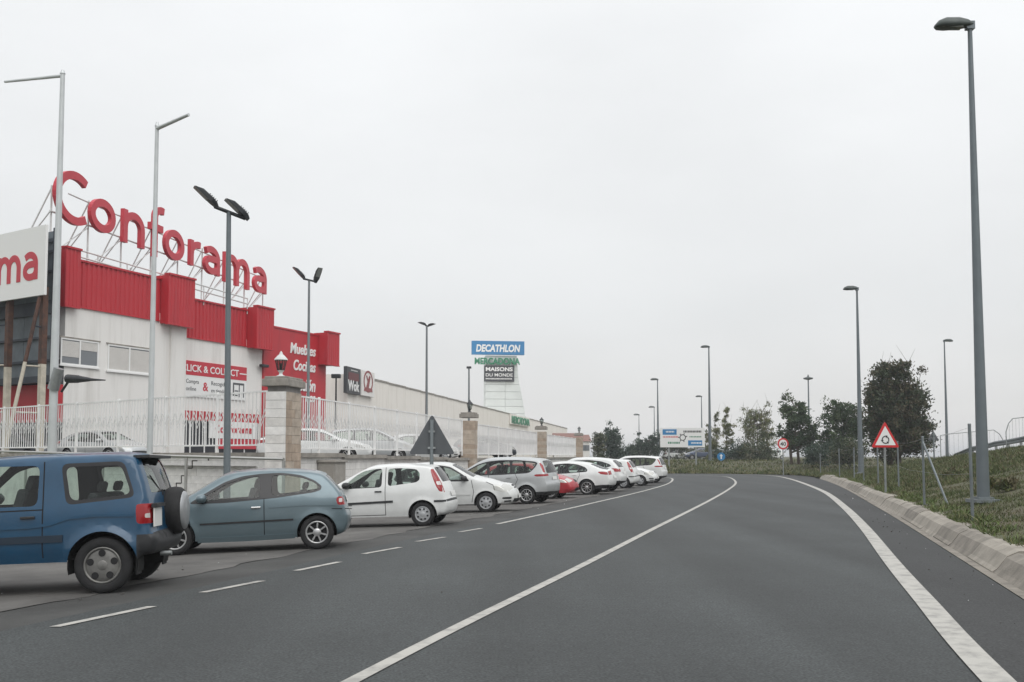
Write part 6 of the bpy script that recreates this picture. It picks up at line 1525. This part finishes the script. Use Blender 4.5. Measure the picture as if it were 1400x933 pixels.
# ------------------------------------------------------------------ trees and shrubs
def tree(name, label, cat, px, Y, blobs, leaf, n, ls, seed, base_py=None, trunk_r=.16, up=.3, group=None, clump=.45, thin=1.0, trunks=1, whisk=0, dens=1.6):
    g = np.random.default_rng(seed); S = F / Y; p = at(px, 620, Y); zb = terr_xy(p.x, p.y) if p.x > -2 and px > 830 else LOT
    if px < 830: zb = .9
    t = thing(name, label, cat, (p.x, p.y, zb - .03), group)
    B = [(p.x + dx / S, EYE + (HY - cy) / S, rx / S, ry / S) for dx, cy, rx, ry in blobs]
    vol = np.array([b[2] ** 2 * b[3] for b in B]) ** .7; vol /= vol.sum(); n = int(n * dens); P, T, D = [], [], []; tips = []
    for (bx, bz, rx, rz), f in zip(B, vol):
        nl = int(n * f); k = max(8, int(nl / 60)); q = g.normal(size=(k, 3)); q /= np.linalg.norm(q, axis=1)[:, None]
        q *= (g.random(k) ** .42)[:, None] * (1 + .25 * g.normal(size=k))[:, None]
        cen = q * [rx, rx, rz] + [bx, p.y, bz]; tone = g.random(k); cs = clump * g.uniform(.55, 1.35, k) * min(1.0, rx / .9 + .25)
        i = g.integers(0, k, nl); off = g.normal(size=(nl, 3)) * (cs[i] * .5)[:, None] * [1, 1, .8]
        P.append(cen[i] + off); T.append(np.clip(tone[i] + g.normal(0, .18, nl), 0, .999)); D.append(q[i] + off * .4)
        tips += [c for c in cen[:: max(1, k // 9)]]
    P = np.concatenate(P); T = np.concatenate(T); D = np.concatenate(D); keep = P[:, 2] > zb + .05; P, T, D = P[keep], T[keep], D[keep]; n = len(P)
    a = g.normal(size=(n, 3)) * .7 + D / np.maximum(.2, np.linalg.norm(D, axis=1))[:, None] * .7; a[:, 2] += up; a /= np.linalg.norm(a, axis=1)[:, None]
    b = np.cross(a, g.normal(size=(n, 3))); b /= np.maximum(1e-6, np.linalg.norm(b, axis=1))[:, None]
    L = (ls * g.uniform(.5, 1.7, n))[:, None]; W = L * .5 * thin
    V = np.stack([P - a * L * .5, P + b * W * .5, P + a * L * .5, P - b * W * .5], 1).reshape(-1, 3)
    mi = (T * len(LEAF[leaf])).astype(int)
    np_mesh('crown', V, np.arange(n * 4).reshape(-1, 4), 4, LEAF[leaf], mi, parent=t)
    mb = MB(); top = max(b_[1] + b_[3] * .3 for b_ in B)
    for k in range(trunks):
        x0 = p.x + (k - (trunks - 1) / 2) * .7; pts = [Vector((x0, p.y, zb - .1))]
        for q in range(1, 6): f = q / 5; pts.append(Vector((x0 + (B[0][0] - x0) * f * .5 + g.normal(0, .08), p.y + g.normal(0, .08), zb + (top - zb) * f)))
        for i, (u, v) in enumerate(zip(pts, pts[1:])): mb.cyl(u, v, trunk_r * (1 - i * .17), trunk_r * (1 - (i + 1) * .17), 7)
        for c in tips[k::trunks]:
            c = Vector(c); h = min(c.z - .3 - .25 * abs(c.x - x0), top); h = max(zb + (top - zb) * .18, h); f = (h - zb) / (top - zb); i = min(4, int(f * 5)); s0 = pts[i].lerp(pts[i + 1], f * 5 - i)
            md = s0.lerp(c, .55) + Vector((0, 0, .1)); r0 = trunk_r * .38; mb.cyl(s0, md, r0, r0 * .6, 5).cyl(md, c, r0 * .6, r0 * .2, 5)
    for k in range(whisk):
        c = Vector(tips[k % len(tips)]); d = Vector((g.normal(0, .35), g.normal(0, .35), 1)).normalized(); mb.cyl(c, c + d * g.uniform(.8, 1.9), .018, .006, 4, caps=False)
    mb.build('trunk', M['bark'], t); return t
tree('evergreen_tree', 'largest dark evergreen tree with spiky upward twigs behind the roundabout warning sign', 'tree', 1222, 80,
     [(3, 562, 34, 44), (20, 537, 22, 24), (-12, 525, 19, 28), (3, 512, 20, 18), (30, 585, 24, 28), (-22, 580, 18, 34), (8, 605, 34, 24), (34, 558, 12, 12), (-28, 545, 10, 16), (14, 503, 8, 8), (-8, 505, 7, 9), (38, 540, 6, 9)], 'oak', 15000, .2, 21, trunk_r=.25, up=.5, whisk=40, clump=.5, trunks=2, dens=2.2)
tree('pine_tree', 'broad dark green pine left of the largest tree', 'tree', 1152, 96, [(0, 590, 32, 30), (-8, 565, 20, 20), (14, 572, 20, 18), (-20, 600, 16, 22), (22, 600, 14, 26), (-2, 615, 28, 14)], 'pine', 9000, .2, 22, trunk_r=.18, up=.25)
tree('pine_tree', 'open pine with two tufted tops behind the round speed limit sign', 'tree', 1087, 98, [(-11, 557, 11, 15), (9, 560, 12, 15), (0, 575, 22, 12), (-2, 600, 27, 14), (20, 605, 12, 12), (18, 585, 12, 10)], 'pine', 6500, .2, 23, trunk_r=.16, trunks=2, up=.25, clump=.38)
tree('shrub', 'olive green shrub under the broad pine', 'shrub', 1160, 88, [(0, 618, 20, 17), (-14, 624, 12, 12)], 'shrub', 3200, .15, 24, trunk_r=.05)
tree('shrub', 'low grey green shrub left of the olive shrub', 'shrub', 1122, 92, [(0, 620, 22, 13), (-12, 622, 12, 12)], 'blue', 2800, .15, 25, trunk_r=.05)
tree('willow_tree', 'pale wispy multi stemmed tree right of the poplars', 'tree', 1036, 116, [(0, 600, 22, 36), (-16, 585, 8, 26), (12, 580, 10, 22), (0, 572, 12, 14), (-8, 570, 6, 12), (20, 598, 8, 20)], 'poplar', 5200, .2, 26, trunk_r=.1, trunks=5, up=1.0, thin=.6, whisk=45, clump=.4)
tree('poplar_tree', 'slender pale poplar nearest the tall lamp at the bend', 'tree', 979, 118, [(0, 595, 6, 34), (1, 570, 4, 12), (-2, 612, 8, 20)], 'poplar', 2000, .18, 27, trunk_r=.09, up=1.0, thin=.7, clump=.3, whisk=8)
tree('poplar_tree', 'slender poplar with darker top between the other poplars', 'tree', 993, 122, [(0, 590, 6, 34), (1, 565, 4, 14), (5, 600, 6, 26)], 'poplar', 2200, .18, 28, trunk_r=.09, up=1.0, thin=.7, clump=.3, whisk=8)
tree('poplar_tree', 'short thin poplar half hidden behind the direction board edge', 'tree', 968, 121, [(0, 605, 5, 26)], 'poplar', 900, .18, 29, trunk_r=.07, up=1.0, thin=.7, clump=.3, whisk=4)
tree('shrub', 'dark green shrub mass at the foot of the poplars', 'shrub', 1003, 112, [(0, 620, 18, 13), (-18, 622, 12, 10), (16, 622, 12, 12)], 'blue', 3200, .17, 30, trunk_r=.05)
tree('shrub', 'dark green shrub mass at the foot of the wispy tree', 'shrub', 1034, 110, [(0, 618, 22, 15), (18, 622, 10, 11)], 'shrub', 3200, .17, 31, trunk_r=.05)
tree('conifer_tree', 'dark blue green conifer just right of the last pillar', 'tree', 835, 128, [(0, 612, 15, 24), (-4, 596, 9, 14), (5, 600, 9, 14), (10, 618, 10, 18)], 'blue', 5200, .2, 32, trunk_r=.13, up=.5)
tree('conifer_tree', 'dark rounded tree behind the last parked cars', 'tree', 885, 138, [(0, 614, 17, 20), (10, 605, 12, 14), (-12, 618, 10, 16)], 'blue', 4600, .2, 33, trunk_r=.13, up=.4)
tree('shrub', 'low bluish shrub between the two dark trees behind the parked cars', 'shrub', 858, 150, [(0, 622, 16, 12), (6, 616, 8, 8)], 'blue', 2200, .2, 34, trunk_r=.05)
tree('shrub', 'brownish shrub beside the last pillar', 'shrub', 818, 113, [(0, 616, 8, 22), (3, 600, 5, 10)], 'shrub', 2200, .17, 35, trunk_r=.05, up=.6)
tree('broad_tree', 'dark brownish tree behind the left half of the direction board', 'tree', 915, 165, [(0, 612, 18, 16), (18, 618, 12, 12)], 'oak', 3200, .26, 36, trunk_r=.15)
tree('broad_tree', 'dark round tree behind the right half of the direction board', 'tree', 956, 170, [(0, 617, 14, 10), (-10, 620, 8, 8)], 'blue', 2400, .26, 37, trunk_r=.15)
# dark scrub on the bank
for i, (px, Y, w_, lab) in enumerate(((1376, 27, 12, 'dark low scrub bush on the bank right of the nearest lamp'), (1352, 29, 10, 'small dark scrub bush at the foot of the nearest lamp'), (1300, 40, 10, 'small rounded weed bush on the bank between fence posts'))):
    p = at(px, 650, Y); z = terr_xy(p.x, p.y); cy = HY - (z + .22 - EYE) * F / Y
    S = F / Y; tree('scrub_bush', lab, 'bush', px, Y, [(0, cy + 3, w_, 8 * 27 / Y), (-w_ * .8, cy + 5, w_ * .7, 5 * 27 / Y)], 'grass', 420, .13, 60 + i, trunk_r=.012, clump=.3, thin=.5, up=.9)

# ------------------------------------------------------------------ thin air: pale even haze round the whole place
hm = bpy.data.materials.new('haze_air'); hm.use_nodes = True; hn = hm.node_tree; hn.nodes.clear()
ho = hn.nodes.new('ShaderNodeOutputMaterial'); pv = hn.nodes.new('ShaderNodeVolumePrincipled'); pv.inputs['Color'].default_value = (.9, .92, .95, 1); pv.inputs['Density'].default_value = HAZE
hn.links.new(pv.outputs[0], ho.inputs['Volume'])
hz = MB().box((0, 0, 0), (9000, 9000, 26)).build('haze', hm); hz.location = (0, 0, 11.0); tag(hz, kind='stuff')
